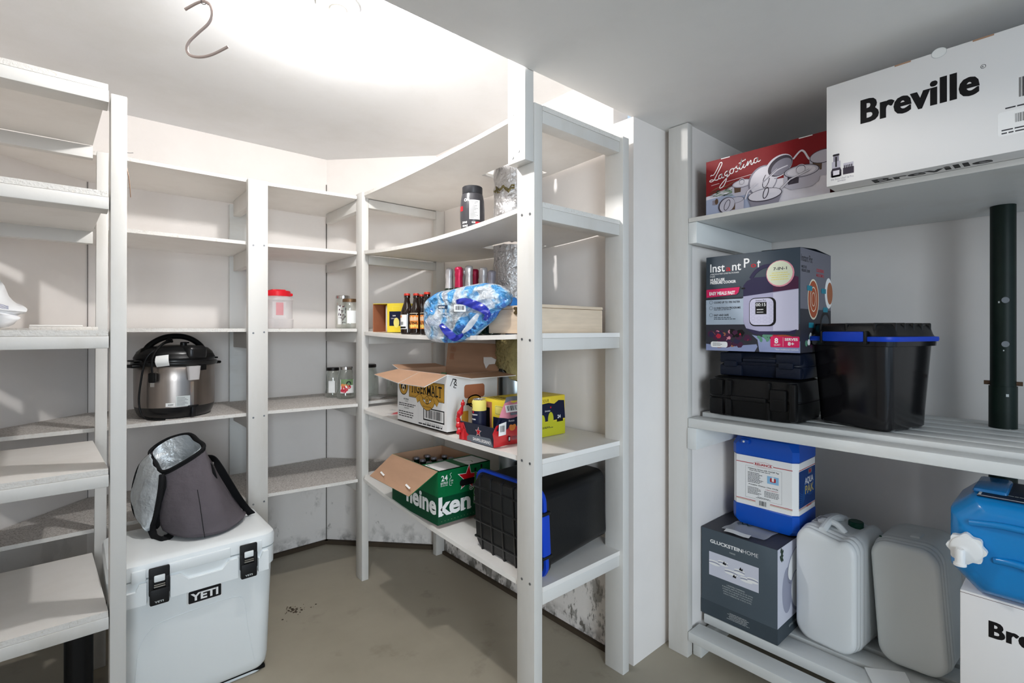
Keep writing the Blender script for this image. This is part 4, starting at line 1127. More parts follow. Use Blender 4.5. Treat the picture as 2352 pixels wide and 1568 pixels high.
# the right side: hand hole, marker scrawl, lion print
r = box_face(mb, 'right', 0, w, 0, d, 0, h)
r.rect(.32, .56, .72, .80, 'inner_card', r=.012); r.ell(.52, .50, .040, .028, 'ink_black', 1); r.ell(.52, .50, .036, .022, 'gold_print', 2); r.rect(.36, .44, .68, .47, 'ink_black', lay=3)
r.curve_line([(.06, .80), (.12, .92), (.17, .84), (.12, .78), (.17, .76)], .003, 'ink_black'); r.curve_line([(.10, .92), (.17, .90), (.13, .84), (.18, .80)], .004, 'ink_black', 2)
r.rect(.27, .12, .40, .34, 'gold_print')
mb.build('box', t)
def flap(pts, name='flap', m1='carton_brown', m2='carton_white', th=.003, extra=None):
    a, b, c, dd = [Vector(p) for p in pts]; n = (b - a).cross(dd - a).normalized() * th
    mb = MB(); V = [a, b, c, dd, a - n, b - n, c - n, dd - n]
    mb.add(V, [(0, 1, 2), (0, 2, 3)], m1); mb.add(V, [(6, 5, 4), (7, 6, 4), (0, 4, 5, 1), (1, 5, 6, 2), (2, 6, 7, 3), (3, 7, 4, 0)], m2)
    if extra: extra(mb)
    return mb.build(name, t, smooth=False)
flap([(0, 0, h), (-.035, -.104, h-.022), (.20, -.106, h-.044), (.205, 0, h)], extra=None)
flap([(.207, 0, h), (.205, -.106, h-.044), (.375, -.082, h-.048), (w, 0, h)])
flap([(w, T, h), (w+.098, .055, h-.012), (w+.10, d+.02, h-.012), (w, d, h)])
def mark(mb):
    f = Face(mb, (0, d-.0035, h), (1, 0, .0), (0, .22, 1), w, .125)
    f.text('|||||||', .05, .68, .02, 'inner_card', width=.045); f.fine(.06, .3, .16, .55, 5, 'inner_card', .5, seed=9)
    f.poly([(.74, .28), (.80, .05), (.84, .22), (.94, .26), (.95, .42), (.86, .50), (.72, .48), (.73, .38)], 'print_white', 2)
flap([(0, d, h), (w*1.0, d, h), (w*1.0, d+.028, h+.122), (-.02, d+.028, h+.125)], m1='carton_brown', m2='carton_brown', extra=mark)
flap([(T, T, h), (T, d, h), (-.085, d-.01, h+.012), (-.09, .02, h+.016)])
for (x, y) in ((.10, .10), (.17, .12), (.11, .19), (.25, .2)):
    mb = MB().lathe([(.028, T + .001), (.030, .01), (.030, .13), (.014, .18), (.013, .218), (.0, .22)], 'bottle_green', 20, M=TR(x, y, 0)); mb.lathe([(.014, .212), (.014, .222), (0, .223)], 'fruit_green', 16, M=TR(x, y, 0))
    o = mb.build('bottle'); o.parent = None; o.matrix_world = Matrix.Translation(t.location) @ RZ(t.rotation_euler.z)
    tag(o, 'dark green bottle standing inside the open malt carton', 'bottle', 'bottles inside the malt carton')

# --- 24 can case with torn wrap
t = thing('can_case', 'torn shrink-wrapped case of yellow lemon cans, its red and navy end facing out', 'drinks case', (1.172, 1.652, S4(1.2, 1.55) + .0025), -PI/2)
mat('case_green', '#b7b62c', .5); mat('wrap_red', '#c21f27', .22, coat=.5); mat('wrap_pink', '#d98a9a', .25, coat=.4); mat('wrap_grey', '#6d737c', .25, coat=.4); mat('wrap_navy', '#272b3a', .3, coat=.4, bump=.3, bscale=60)
w, d, h = .205, .395, .163
mb = MB(); mb.box(.045, w, .062, d, .0, h, 'yellow_card', r=.003)
r = box_face(mb, 'right', .045, w, .062, d, 0, h)
r.rect(.40, .0, 1.0, .36, 'case_green'); r.poly([(.45, .36), (1, .40), (.98, .86), (.88, .88), (.80, .80), (.70, .84), (.45, .80)], 'navy', 2)
r.ell(.74, .42, .016, .030, 'case_green', 3); r.ell(.60, .38, .014, .028, 'case_green', 3); r.text('24', .86, .42, .014, 'print_white', bold=.02, lay=3); r.rect(.85, .33, .96, .40, 'ink_black', lay=3)
r.text('SOUR', .60, .86, .012, 'ink_black', width=.036, lay=3); r.rect(.56, .83, .74, .96, 'yellow_card', lay=2); r.text('Limonata', .64, .62, .007, 'print_white', width=.03, lay=3); r.ell(.74, .72, .004, .004, 'print_red', 3); r.fine(.5, .2, .8, .25, 2, 'navy', lay=3)
ff = box_face(mb, 'front', .045, w, .062, d, 0, h)
ff.rect(.02, .05, .50, .94, 'inner_card', lay=1); ff.rect(.04, .05, .42, .80, 'ink_black', lay=2); ff.rect(.55, .05, .98, .60, 'navy', lay=1); ff.rect(.62, .66, .92, .88, 'lemon', lay=1); ff.line([(.64, .68), (.64, .86), (.90, .86), (.90, .68), (.64, .68)], .0012, 'ink_black', 2)
tp = box_face(mb, 'top', .045, w, .062, d, 0, h); tp.rect(.05, .02, .95, .4, 'yellow_card'); tp.fine(.1, .05, .9, .25, 4, 'ink_black', .6, lay=2)
mb.build('carton', t)
# the can standing in the opening
mb = MB().lathe([(.024, .004), (.0285, .012), (.0285, .052)], 'navy', 32, M=TR(.084, .031, .026), cap=False)
mb.lathe([(.0285, .052), (.0285, .095)], 'navy', 32, M=TR(.084, .031, .026), cap=False); mb.lathe([(.0285, .095), (.0285, .128), (.024, .137)], 'lemon', 32, M=TR(.084, .031, .026), cap=False)
mb.lathe([(.0245, .136), (.0250, .139), (.0225, .139), (.0215, .135), (0, .135)], 'steel_bright', 32, M=TR(.084, .031, .026), cap=False)
cM = TR(.084, .031, .026)
def can_text(s, a, z, hgt, ww, m):
    vs, fs, x0, x1, y0, y1 = text_geo(s, .03); sc = hgt / (y1-y0)
    mb.add([(.0288*math.cos(a + (v.x-x0)/(x1-x0)*ww), .0288*math.sin(a + (v.x-x0)/(x1-x0)*ww), z + v.y*sc) for v in vs], fs, m, cM)
can_text('SANPELLEGRINO', -2.3, .078, .005, 1.4, 'print_white'); can_text('Limonata', -2.05, .060, .007, .9, 'print_white'); can_text('S', -2.1, .103, .018, .35, 'ink_black')
for (a, z, rr, m) in ((-1.6, .090, .005, 'print_red'), (-1.75, .030, .012, 'lemon'), (-1.4, .026, .009, 'lemon')):
    mb.add([(.0289*math.cos(a + rr/.0285*math.cos(k*PI/6)), .0289*math.sin(a + rr/.0285*math.cos(k*PI/6)), z + rr*math.sin(k*PI/6)) for k in range(12)], [tuple(range(12))], m, cM)
mb.build('can', t)
# tray front with star and lettering
mb = MB(); mb.box(0, .215, -.001, .003, 0, .072, 'wrap_navy')
mb.box(.0, .215, .0, .03, 0, .003, 'wrap_grey')
f = Face(mb, (0, -.001, 0), (1, 0, 0), (0, 0, 1), .215, .072)
f.poly([(0, 0), (0, .9), (.12, .95), (.20, .45), (.34, .22), (.34, 0)], 'wrap_red', 1); f.poly([(.22, .02), (.98, .02), (.90, .42), (.55, .40), (.30, .36), (.22, .25)], 'wrap_grey', 2)
def star(f, cx, cy, R, m, lay, rot=0, k=.40):
    f.poly([(cx + (R if i % 2 == 0 else R*k) * math.sin(i*PI/5 + rot) / f.w, cy + (R if i % 2 == 0 else R*k) * math.cos(i*PI/5 + rot) / f.h) for i in range(10)], m, lay)
star(f, .56, .62, .020, 'print_white', 3); star(f, .56, .62, .017, 'wrap_red', 4)
f.text('SANPELLEGRINO', .40, .12, .011, 'print_white', width=.11, bold=.02, lay=4)
mb.build('tray_front', t)
# torn wrap on the right hand side of the case: red below, dark band, pink and grey film above
g = []
for i, (z, y0_, x) in enumerate(((0, -.002, .214), (.028, -.010, .221), (.058, -.016, .223), (.082, .004, .222), (.104, .022, .220), (.132, .036, .214), (.160, .058, .204), (.178, .076, .192))):
    g.append([Vector((x + .003*math.sin(j*1.7 + i*1.1), y0_ + (.215 - y0_) * j/9, z + .005*math.sin(j*1.1 + i*2)*(0 < i < 7))) for j in range(10)])
mb = MB().sheet(g[:4], .0012, 'wrap_red'); mb.sheet(g[3:5], .0012, 'navy'); mb.sheet(g[4:7], .0012, 'wrap_pink'); mb.sheet(g[6:], .0012, 'wrap_grey')
f = Face(mb, (.2255, .0, .0), (0, 1, 0), (0, 0, 1), .1, .1)
f.poly([(.02, .62), (.40, .62), (1.2, .72), (1.2, 1.02), (.30, 1.02)], 'navy', 1)
f.poly([(.12, .42), (.48, .44), (.50, .92), (.14, .86)], 'print_white', 3); f.k = 4; f.barcode(.18, .52, .44, .82, bg=None, n=12); f.k = 1
f.ell(.80, .66, .015, .011, 'orange_card', 3); f.ell(.72, .72, .008, .007, 'orange_card', 4); f.ell(.90, .72, .008, .007, 'orange_card', 4); f.text('Rossa', .62, .90, .007, 'print_white', width=.028, lay=3); f.rect(.60, .16, .70, .36, 'ink_black', r=.002, lay=3); f.rect(.62, .20, .68, .32, 'print_white', lay=4); f.fine(.75, .2, 1.2, .34, 3, 'wrap_grey', .4, lay=3)
f2 = Face(mb, (.2225, .05, .112), (0, 1, 0), (-.3, 0, 1), .1, .05); f2.rect(.05, .25, .8, .8, 'print_white', lay=3); f2.k = 4; f2.barcode(.08, .3, .78, .78, bg=None, n=20); f2.k = 3; f2.rect(.25, .02, .85, .20, 'wrap_grey')
mb.build('shrink_wrap', t, sharp=50)
mb = MB()
rnd = random.Random(2)
q = smooth_path([(.012, -.004, .008), (-.004, -.006, .035), (-.012, .0, .062), (-.020, .004, .085), (-.008, .008, .108), (.002, .010, .135), (.004, .010, .155)], 5)
mb.tube(q, [rnd.uniform(.005, .013) if 2 < i < len(q)-3 else .003 for i in range(len(q))], 'wrap_red', 9)
g = [[Vector((.0 + .030*j/4 + .004*math.sin(i*2 + j), -.004 - .006*math.sin(j*2.5 + i), .0 + .022*i)) for j in range(5)] for i in range(4)]
mb.sheet(g, .0012, 'wrap_red')
mb.build('torn_wrap', t, sharp=25)

# --- green beer carton with bottles
mat('beer_green', '#0d6a3c', .35); mat('beer_dark', '#08462c', .35); mat('beer_star', '#c9151e', .4); mat('bottle_print', '#4f8f45', .5)
BX = Vector((1.172, 2.222, S5(1.25, 2.0) + .004))
rzb = -PI/2 - .0
t = thing('beer_carton', 'green beer carton with a red star and an open brown flap on the lowest shelf', 'carton', tuple(BX), rzb)
w, d, h = .405, .285, .232; T = .003
mb = MB()
mb.box(0, w, 0, T, 0, h, 'beer_green'); mb.box(0, w, d-T, d, 0, h, 'beer_green'); mb.box(0, T, T, d-T, 0, h, 'beer_green'); mb.box(w-T, w, T, d-T, 0, h, 'beer_green'); mb.box(0, w, 0, d, 0, T, 'carton_brown')
mb.box(T, w-T, T, T+.0008, T, h, 'carton_brown'); mb.box(T, w-T, d-T-.0008, d-T, T, h, 'carton_brown'); mb.box(T, T+.0008, T, d-T, T, h, 'carton_brown'); mb.box(w-T-.0008, w-T, T, d-T, T, h, 'carton_brown')
mb.box(.265, w, 0, d, h-T, h, 'beer_green')
tp = Face(mb, (.265, 0, h), (1, 0, 0), (0, 1, 0), w-.265, d)
tp.rect(.12, .03, .98, .42, 'print_white'); tp.rect(.12, .56, .98, .95, 'print_white'); tp.k = 2; tp.curve_line([(.2, .62), (.45, .66), (.6, .75), (.8, .72)], .004, 'fruit_green'); tp.fine(.15, .05, .4, .08, 1, 'ink_black')
f = box_face(mb, 'front', 0, w, 0, d, 0, h)
f.rect(0, 0, 1, .52, 'beer_dark')
def serif_word(f, s, x, y, hgt, width, m, lay, bold=.035): f.text(s, x, y, hgt, m, width=width, bold=bold, lay=lay)
serif_word(f, 'heine', .34, .185, .082, .255, 'print_white', 2)
for k in range(3): f.rect(.06 + k*.05, .30, .085 + k*.05, .62, 'bottle_print', lay=2)
r = box_face(mb, 'right', 0, w, 0, d, 0, h)
r.rect(0, 0, 1, .50, 'beer_dark')
serif_word(r, 'ken', .01, .17, .082, .170, 'print_white', 2)
for cxx, ww in ((.03, .07), (.19, .06), (.46, .05), (.56, .06)): r.rect(cxx - .01, .165, cxx + ww, .195, 'print_white', lay=2.5)
r.ring(.62, .555, .011, .012, .0022, 'print_white', 3); r.text('R', .605, .53, .010, 'print_white', bold=.02, lay=3)
star(r, .56, .76, .062, 'print_white', 2, .1); star(r, .56, .76, .055, 'beer_star', 3, .1)
r.rect(.40, .62, .72, .745, 'ink_black', r=.013, lay=4)
r.text('24', .06, .80, .024, 'print_white', bold=.02, lay=3); r.text('BOUTEILLES', .05, .74, .009, 'print_white', width=.036, bold=.02, lay=3); r.text('5% alc./vol.', .05, .70, .007, 'print_white', width=.036, lay=3)
r.curve_line([(.25, .92), (.22, .90), (.24, .84), (.21, .80), (.21, .70), (.25, .69)], .0016, 'print_white', 3); r.text('330', .225, .76, .007, 'print_white', lay=3); r.text('mL', .235, .72, .006, 'print_white', lay=3)
for cxx, yb, s in ((.70, .22, .95), (.82, .16, 1.1)):
    hh = .155*s; ww = .022*s
    r.poly([(cxx - ww/2/r.w, yb), (cxx + ww/2/r.w, yb), (cxx + ww/2/r.w, yb + .36*s), (cxx + .010/2/r.w, yb + .52*s), (cxx + .010/2/r.w, yb + .72*s), (cxx - .010/2/r.w, yb + .72*s), (cxx - .010/2/r.w, yb + .52*s), (cxx - ww/2/r.w, yb + .36*s)], 'bottle_print', 5)
    r.rect(cxx - .005/r.w, yb + .66*s, cxx + .005/r.w, yb + .73*s, 'ink_black', lay=6); r.ell(cxx, yb + .24*s, .0095*s, .018*s, 'label_grey', 6); r.ell(cxx, yb + .24*s, .0075*s, .015*s, 'beer_dark', 7); star(r, cxx, yb + .28*s, .005, 'beer_star', 8); r.rect(cxx - .009/r.w, yb + .06, cxx + .009/r.w, yb + .15, 'label_grey', lay=6)
for k in range(14): r.rect(.06 + k*.06, .05, .075 + k*.06, .06, 'fruit_green', lay=2)
mb.build('box', t)
def bflap(pts, extra=None, m1='carton_brown', m2='beer_green'):
    a, b, c, dd = [Vector(p) for p in pts]; n = (b - a).cross(dd - a).normalized() * .003
    q = MB(); V = [a, b, c, dd, a - n, b - n, c - n, dd - n]
    q.add(V, [(0, 1, 2), (0, 2, 3)], m1); q.add(V, [(6, 5, 4), (7, 6, 4), (0, 4, 5, 1), (1, 5, 6, 2), (2, 6, 7, 3), (3, 7, 4, 0)], m2)
    if extra: extra(q)
    return q.build('flap', t, smooth=False)
def gluemarks(q):
    a, b, c = Vector((0, 0, h)), Vector((w, -.004, h)), Vector((.0, -.118, h-.085))
    ux = (b - a).normalized(); uy = (a - c).normalized()
    f = Face(q, c, ux, (uy - ux*uy.dot(ux)), w, .145); f.k = 3
    f.line([(.12, .28), (.24, .22)], .008, 'print_white'); f.line([(.72, .26), (.84, .20)], .008, 'print_white')
bflap([(0, 0, h), (-.012, -.112, h-.088), (w-.05, -.112, h-.095), (w, 0, h)][::1], gluemarks)
slot_n = 0
for i in range(4):
    for j in range(4):
        x = .045 + i*.058; y = .045 + j*.063
        if (i, j) in ((0, 3), (2, 0), (3, 2)): continue
        q = MB().lathe([(.024, T + .001), (.026, .008), (.026, .115), (.022, .135), (.0135, .165), (.0125, .195), (.0142, .197), (.0142, .201)], 'bottle_green', 18)
        q.lathe([(.0148, .198), (.0150, .201), (.0135, .2065), (0, .207)], 'foil_grey', 18)
        o = q.build('beer_bottle'); o.matrix_world = Matrix.Translation(t.location) @ RZ(rzb) @ TR(x, y, 0)
        tag(o, 'green beer bottle standing inside the open green carton', 'bottle', 'bottles inside the green beer carton')

# ---------------------------------------------------------------- storage totes
mat('tote_black', '#0d0d0e', .30, bump=.15, bscale=200); mat('tote_blue', '#1440b8', .38)
def tote(t, W, D, H, tw, td, lh=.055, ribx=5, riby=4, body_m='tote_black', lat_front=True, open_mat=None):
    """W x D at the top, tw x td at the base; local origin at the base centre"""
    mb = MB()
    R = [rrect(tw - .02, td - .02, .03, 0.0, 5), rrect(tw, td, .035, .008, 5)]
    for k in range(1, 6):
        s = k/5; R.append(rrect(tw + (W-.035-tw)*s, td + (D-.035-td)*s, .038, .008 + (H-.03)*s, 5))
    mb.loft(R, body_m)
    mb.loft([rrect(W-.032, D-.032, .04, H-.028, 5), rrect(W-.012, D-.012, .045, H-.026, 5), rrect(W-.008, D-.008, .045, H-.002, 5)], body_m)
    mb.build('body', t)
    mb = MB().loft([rrect(W, D, .05, H-.010, 6), rrect(W+.004, D+.004, .05, H-.004, 6), rrect(W+.002, D+.002, .05, H+.006, 6), rrect(W-.03, D-.03, .05, H+.008, 6)], 'tote_blue'); mb.build('rim', t)
    mb = MB().loft([rrect(W-.016, D-.016, .05, H+.0075, 6), rrect(W-.022, D-.022, .05, H+.014, 6), rrect(W-.034, D-.034, .05, H+lh-.010, 6), rrect(W-.048, D-.048, .045, H+lh, 6)], 'tote_black')
    for k in range(ribx):
        x = -W/2 + .06 + (W-.12) * k / (ribx-1); mb.box(x-.005, x+.005, -D/2+.014, D/2-.014, H+.012, H+lh+.004, 'tote_black', r=.004)
    for k in range(riby):
        y = -D/2 + .06 + (D-.12) * k / (riby-1); mb.box(-W/2+.014, W/2-.014, y-.005, y+.005, H+.012, H+lh+.004, 'tote_black', r=.004)
    mb.build('lid', t)
    return t
def latch(t, W, D, H, side):
    mb = MB(); s = -1 if side == 'front' else 1
    if side in ('front', 'back'):
        mb.box(-.072, .072, s*(D/2 + .001) - .008, s*(D/2 + .001) + .010, H-.012, H+.024, 'tote_blue', r=.006)
        mb.box(-.080, -.071, s*D/2 - .009, s*D/2 + .012, H-.020, H+.026, 'tote_black', r=.003); mb.box(.071, .080, s*D/2 - .009, s*D/2 + .012, H-.020, H+.026, 'tote_black', r=.003)
    else:
        s = -1 if side == 'left' else 1
        mb.box(s*(W/2 + .001) - .010, s*(W/2 + .001) + .008, -.072, .072, H-.016, H+.024, 'tote_blue', r=.006)
        mb.box(s*W/2 - .012, s*W/2 + .009, -.082, -.071, H-.022, H+.026, 'tote_black', r=.003); mb.box(s*W/2 - .012, s*W/2 + .009, .071, .082, H-.022, H+.026, 'tote_black', r=.003)
    return mb.build('latch', t)
# tote lying on its side on the lowest shelf, lid towards the aisle
W1, D1, H1 = .385, .325, .375
t = bpy.data.objects.new('storage_tote', None); COL.objects.link(t)
tag(t, 'black storage tote lying on its side on the lowest shelf behind the near post', 'storage tote')
tilt = .055
Mx = Matrix((( 0, 0, -1, 0), (-1, 0, 0, 0), (0, 1, 0, 0), (0, 0, 0, 1)))   # local x -> -y, local y -> +z, local z (up) -> -x
zc = S5(1.4, 1.42) + D1/2 + .008
t.matrix_world = TR(1.243 + H1, 1.432, zc) @ RY(-tilt) @ Mx
tote(t, W1, D1, H1, .325, .275, lh=.035, ribx=5, riby=4); latch(t, W1, D1, H1, 'right')
# ================================================================ things on the right hand shelving
ZT, ZM, ZL = 1.8152, 1.0062, .1424
# --- upright tote
c0 = Vector((2.062, .443)); c1 = Vector((2.125, .672)); dirx = (c0 - c1).normalized(); diry = Vector((-dirx.y, dirx.x))
tw2, td2, H2 = .245, .250, .318
c0.y -= .012; c1.y -= .012
cc = c0 - dirx * (tw2/2 + .004) + diry * (td2/2 + .004)
W2, D2 = .305, .335
t = thing('storage_tote', 'upright black storage tote with a ribbed lid and blue latch on the right middle shelf', 'storage tote', (cc.x, cc.y, ZM + .001), math.atan2(dirx.y, dirx.x))
m = mat('tote_smoke', '#131214', .14, bump=.02)
tote(t, W2, D2, H2, tw2, td2, lh=.050, ribx=3, riby=5, body_m='tote_smoke'); latch(t, W2, D2, H2, 'front')

# --- hard cases
mat('case_black', '#0b0b0c', .42, bump=.15, bscale=250); mat('case_navy', '#0d1424', .45, bump=.15, bscale=250)
def case(t, W, D, H, m, nb):
    mb = MB()
    R = []
    for z, ins in ((0, .022), (.004, .012), (H*.30, .004), (H*.47, .0), (H*.48, .004), (H*.52, .004), (H*.53, .0), (H*.72, .004), (H-.006, .014), (H, .024)):
        R.append([v + Vector((W/2, D/2, 0)) for v in rrect(W - 2*ins, D - 2*ins, .045, z, 5)])
    mb.loft(R, m)
    for x0, x1 in nb: mb.box(x0, x1, -.006, .03, H*.04, H*.46, m, r=.006); mb.box(x0, x1, -.006, .03, H*.54, H*.94, m, r=.006)
    mb.build('body', t)
    return t
t = thing('hard_case', 'larger black hard plastic case directly on the right middle shelf slats', 'case', (1.975, 1.035, ZM + .001), -PI/2)
case(t, .358, .29, .158, 'case_black', ((.02, .075), (.085, .11), (.245, .258)))
mb = MB(); mb.box(.26, .318, -.016, .01, .045, .125, 'case_black', r=.006); mb.box(.265, .313, -.019, .0, .082, .090, 'case_black', r=.002); mb.build('latch', t)
mb = MB(); mb.box(.325, .350, -.012, .02,   .01, .15, 'case_black', r=.008); mb.build('latch', t)
mb = MB(); mb.box(.11, .245, -.012, .01, .070, .088, 'case_black', r=.005); mb.build('handle', t)
t = thing('hard_case', 'smaller dark navy hard case on top of the black one, under the boxed cooker', 'case', (2.02, 1.003, ZM + .1605), -PI/2)
case(t, .325, .28, .103, 'case_navy', ((.01, .10), (.228, .316)))
for x in (.03, .24):
    mb = MB(); mb.box(x, x+.052, -.012, .006, .040, .064, 'case_navy', r=.004); mb.build('latch', t)
MB().box(.105, .23, -.010, .008, .062, .076, 'case_navy', r=.005).build('handle', t)

# --- boxed pressure cooker
mat('ip_dark', '#3c4650', .45); mat('ip_pink', '#d2245c', .45); mat('ip_pale', '#aab6c4', .45); mat('ip_purple', '#2f2a48', .45); mat('ip_steel', '#a9a6c0', .4); mat('ip_steel2', '#c9c6da', .4)
mat('ip_cream', '#dde0c6', .45); mat('ip_red', '#b5202c', .45); mat('ip_plum', '#4a2440', .5); mat('ip_floor', '#34343c', .5); mat('ip_bowl', '#8f98bc', .45); mat('ip_salad', '#5a8a72', .5); mat('teal', '#1f7f94', .5); mat('ip_side', '#6d6c76', .5); mat('soup', '#a8502f', .5)
z0 = ZM + .1605 + .1035
t = thing('cooker_box', 'grey retail box picturing a pressure cooker, stacked on two dark hard cases', 'box', (2.0, 1.045, z0), -PI/2)
w, d, h = .362, .335, .388
mb = MB(); mb.box(0, w, 0, d, 0, h, 'ip_dark', r=.002)
f = box_face(mb, 'front', 0, w, 0, d, 0, h)
f.text('Inst', .05, .835, .034, 'print_white', width=.062, bold=.012); f.text('a', .235, .835, .022, 'ip_red', width=.020, bold=.012, lay=1); f.text('nt', .305, .835, .034, 'print_white', width=.036, bold=.012)
f.text('P', .435, .855, .036, 'print_white', width=.022, bold=.012); f.text('o', .51, .85, .020, 'ip_red', width=.02, bold=.02); f.text('t', .575, .835, .040, 'print_white', width=.014, bold=.014)
f.text("AMERICA'S #1 MOST LOVED MULTICOOKER", .05, .805, .0055, 'print_white', width=.120)
f.text('DUO', .05, .778, .008, 'print_white', width=.020); f.text('MULTI-USE', .05, .738, .011, 'print_white', width=.061, bold=.03); f.text('PRESSURE COOKER', .05, .708, .011, 'print_white', width=.108, bold=.03)
f.rect(0, .54, .42, .56, 'ip_floor', lay=1); f.rect(0, .275, .44, .545, 'ip_pale', lay=1)
f.poly([(.0, .555), (.36, .575), (.39, .60), (.405, .665), (0, .655)], 'ip_floor', 2); f.poly([(.005, .565), (.35, .585), (.375, .605), (.39, .66), (.005, .65)], 'ip_pink', 3)
f.text('EASY MEALS FAST', .04, .59, .014, 'print_white', width=.108, bold=.04, lay=4)
for y, s, ww in ((.50, 'COOKS UP TO 70% FASTER', .108), (.44, '13 ONE-TOUCH PROGRAMS', .110), (.365, 'EASY AND SAFE', .062)):
    f.text(s, .095, y, .0080, 'ink_black', width=ww, bold=.03, lay=2); f.ring(.06, y + .012, .0075, .0075, .001, 'ink_black', 2)
f.fine(.095, .425, .36, .437, 1, 'ip_dark', .5, lay=2); f.fine(.095, .325, .36, .358, 2, 'ip_dark', .45, lay=2)
f.rect(0, 0, 1, .275, 'ip_floor', lay=1)
# food bowls along the bottom
f.poly([(0, .0), (.55, .0), (.58, .05), (.57, .075), (.4, .06), (.2, .05), (0, .07)], 'ip_bowl', 2); rn = random.Random(8)
for k in range(46):
    x = rn.uniform(.02, .50); y = rn.uniform(.06, .21) * (1 - max(0, x - .3)); s = rn.uniform(.008, .018)
    f.poly([(x + s*rn.uniform(.7, 1.2)*math.cos(a)/w, y + s*rn.uniform(.6, 1.0)*math.sin(a)/h) for a in [q*PI/3 for q in range(6)]], rn.choice(('ip_plum', 'ip_plum', 'wrap_pink', 'ip_purple', 'inner_card', 'ink_black', 'fruit_red')), 3 + k*.05)
f.poly([(.60, .0), (.58, .12), (.52, .17), (.70, .13), (1, .11), (1, 0)], 'ip_bowl', 2)
for k in range(12):
    x = rn.uniform(.60, .74); y = rn.uniform(.12, .2); f.ell(x, y, .010, .006, 'ip_salad', 4 + k*.05, 8, rn.uniform(0, 3))
f.ell(.78, .155, .03, .008, 'fruit_red', 4, 12, -.2); f.ell(.86, .15, .03, .008, 'soup', 4.2, 12, -.1)
# pictured cooker
f.poly([(.43, .30), (.43, .56), (.985, .61), (.985, .22), (.90, .205), (.60, .205), (.46, .235)], 'ip_steel', 5); f.poly([(.74, .21), (.74, .58), (.985, .605), (.985, .22)], 'ip_steel2', 6)
f.poly([(.43, .56), (.43, .67), (.47, .715), (.55, .745), (.90, .745), (.985, .72), (.985, .61), (.8, .595)], 'ip_purple', 7); f.poly([(.74, .59), (.74, .745), (.92, .745), (.985, .72), (.985, .61)], 'ip_plum', 8)
f.curve_line([(.51, .735), (.56, .80), (.64, .845), (.74, .85)], .014, 'ip_purple', 9); f.rect(.41, .635, .45, .65, 'ink_black', lay=9)
f.poly([(.45, .235), (.60, .205), (.90, .205), (.97, .225), (.95, .18), (.80, .17), (.55, .175)], 'ip_purple', 9)
f.rect(.495, .255, .77, .54, 'ink_black', r=.022, lay=10); f.rect(.50, .268, .745, .532, 'ip_steel2', r=.020, lay=11); f.rect(.56, .375, .675, .495, 'ink_black', lay=12)
f.text('Instant Pot', .565, .503, .007, 'ink_black', width=.038, lay=12); f.text('00:15', .566, .455, .012, 'print_white', width=.036, bold=.01, lay=13); f.fine(.575, .415, .665, .428, 1, 'print_white', .6, lay=13); f.fine(.575, .39, .665, .40, 1, 'print_white', .6, lay=13)
for i in range(4):
    for j in range(6 if i in (0, 3) else 2): f.ring(.535 + i*.062, .30 + j*.036, .0085, .0052, .0008, 'ip_steel', 13, 14)
f.ell(.81, .765, .050, .050, 'wrap_pink', 12); f.ell(.805, .768, .046, .046, 'ip_cream', 13); f.text('7-IN-1', .81, .80, .011, 'tub_grey', width=.048, bold=.02, align='CENTER', lay=14); f.fine(.70, .70, .91, .785, 4, 'lemon', .35, lay=14, center=True)
f.rect(.715, .05, .995, .155, 'ip_pink', r=.004, lay=14); f.text('8', .755, .09, .020, 'print_white', bold=.03, lay=15); f.text('QUART', .75, .065, .006, 'print_white', width=.023, lay=15); f.line([(.84, .06), (.84, .145)], .0008, 'print_white', 15)
f.text('SERVES', .855, .115, .010, 'print_white', width=.045, bold=.03, lay=15); f.text('8+', .885, .07, .013, 'print_white', width=.022, bold=.03, lay=15); f.text('*than traditional methods', .76, .022, .006, 'print_white', width=.082, lay=15)
f.rect(.06, .035, .255, .095, 'print_white', r=.008, lay=15); f.fine(.085, .05, .20, .085, 3, 'tub_grey', .4, lay=16)
r = box_face(mb, 'right', 0, w, 0, d, 0, h)
r.rect(0, 0, 1, 1, 'ip_side'); r.k = 2
r.text('Instant Pot', .03, .875, .026, 'ink_black', width=.115, bold=.005); r.text('MULTI-USE', .04, .81, .010, 'ink_black', width=.05, bold=.02); r.text('PRESSURE COOKER', .04, .775, .010, 'ink_black', width=.085, bold=.02)
r.text('COOKING', .50, .80, .013, 'ip_red', width=.085, bold=.03); r.text('MADE SIMPLE', .50, .752, .012, 'ip_red', width=.085, bold=.02)
r.rect(0, 0, 1, .42, 'ip_floor', lay=2); r.ell(.40, .52, .060, .078, 'cream_label', 3); r.ell(.40, .52, .054, .071, 'soup', 4); r.ring(.40, .52, .036, .048, .004, 'cream_label', 5); r.ring(.40, .52, .02, .027, .003, 'cream_label', 5)
r.ell(.92, .60, .045, .062, 'print_white', 3); r.ell(.96, .60, .034, .045, 'inner_card', 4); r.ell(.80, .28, .06, .05, 'ink_black', 3); r.ell(.80, .28, .045, .036, 'ip_dark', 4)
for x, y in ((.20, .60), (.66, .59), (.72, .40), (.25, .24)): r.rect(x, y, x + .16, y + .05, 'teal', r=.004, lay=6)
for k in range(10): r.ell(rn.uniform(.1, .5), rn.uniform(.06, .18), .014, .012, rn.choice(('ip_salad', 'print_white', 'ip_plum')), 4 + k*.1, 9)
mb.build('box', t)
mb = MB(); mb.add([(w, .0, h), (w-.002, d*.5, h+.010), (w, d, h), (w-.14, d, h+.002), (w-.14, 0, h+.002)], [(0, 1, 2, 3, 4)], 'ip_dark'); mb.build('top_flap', t)

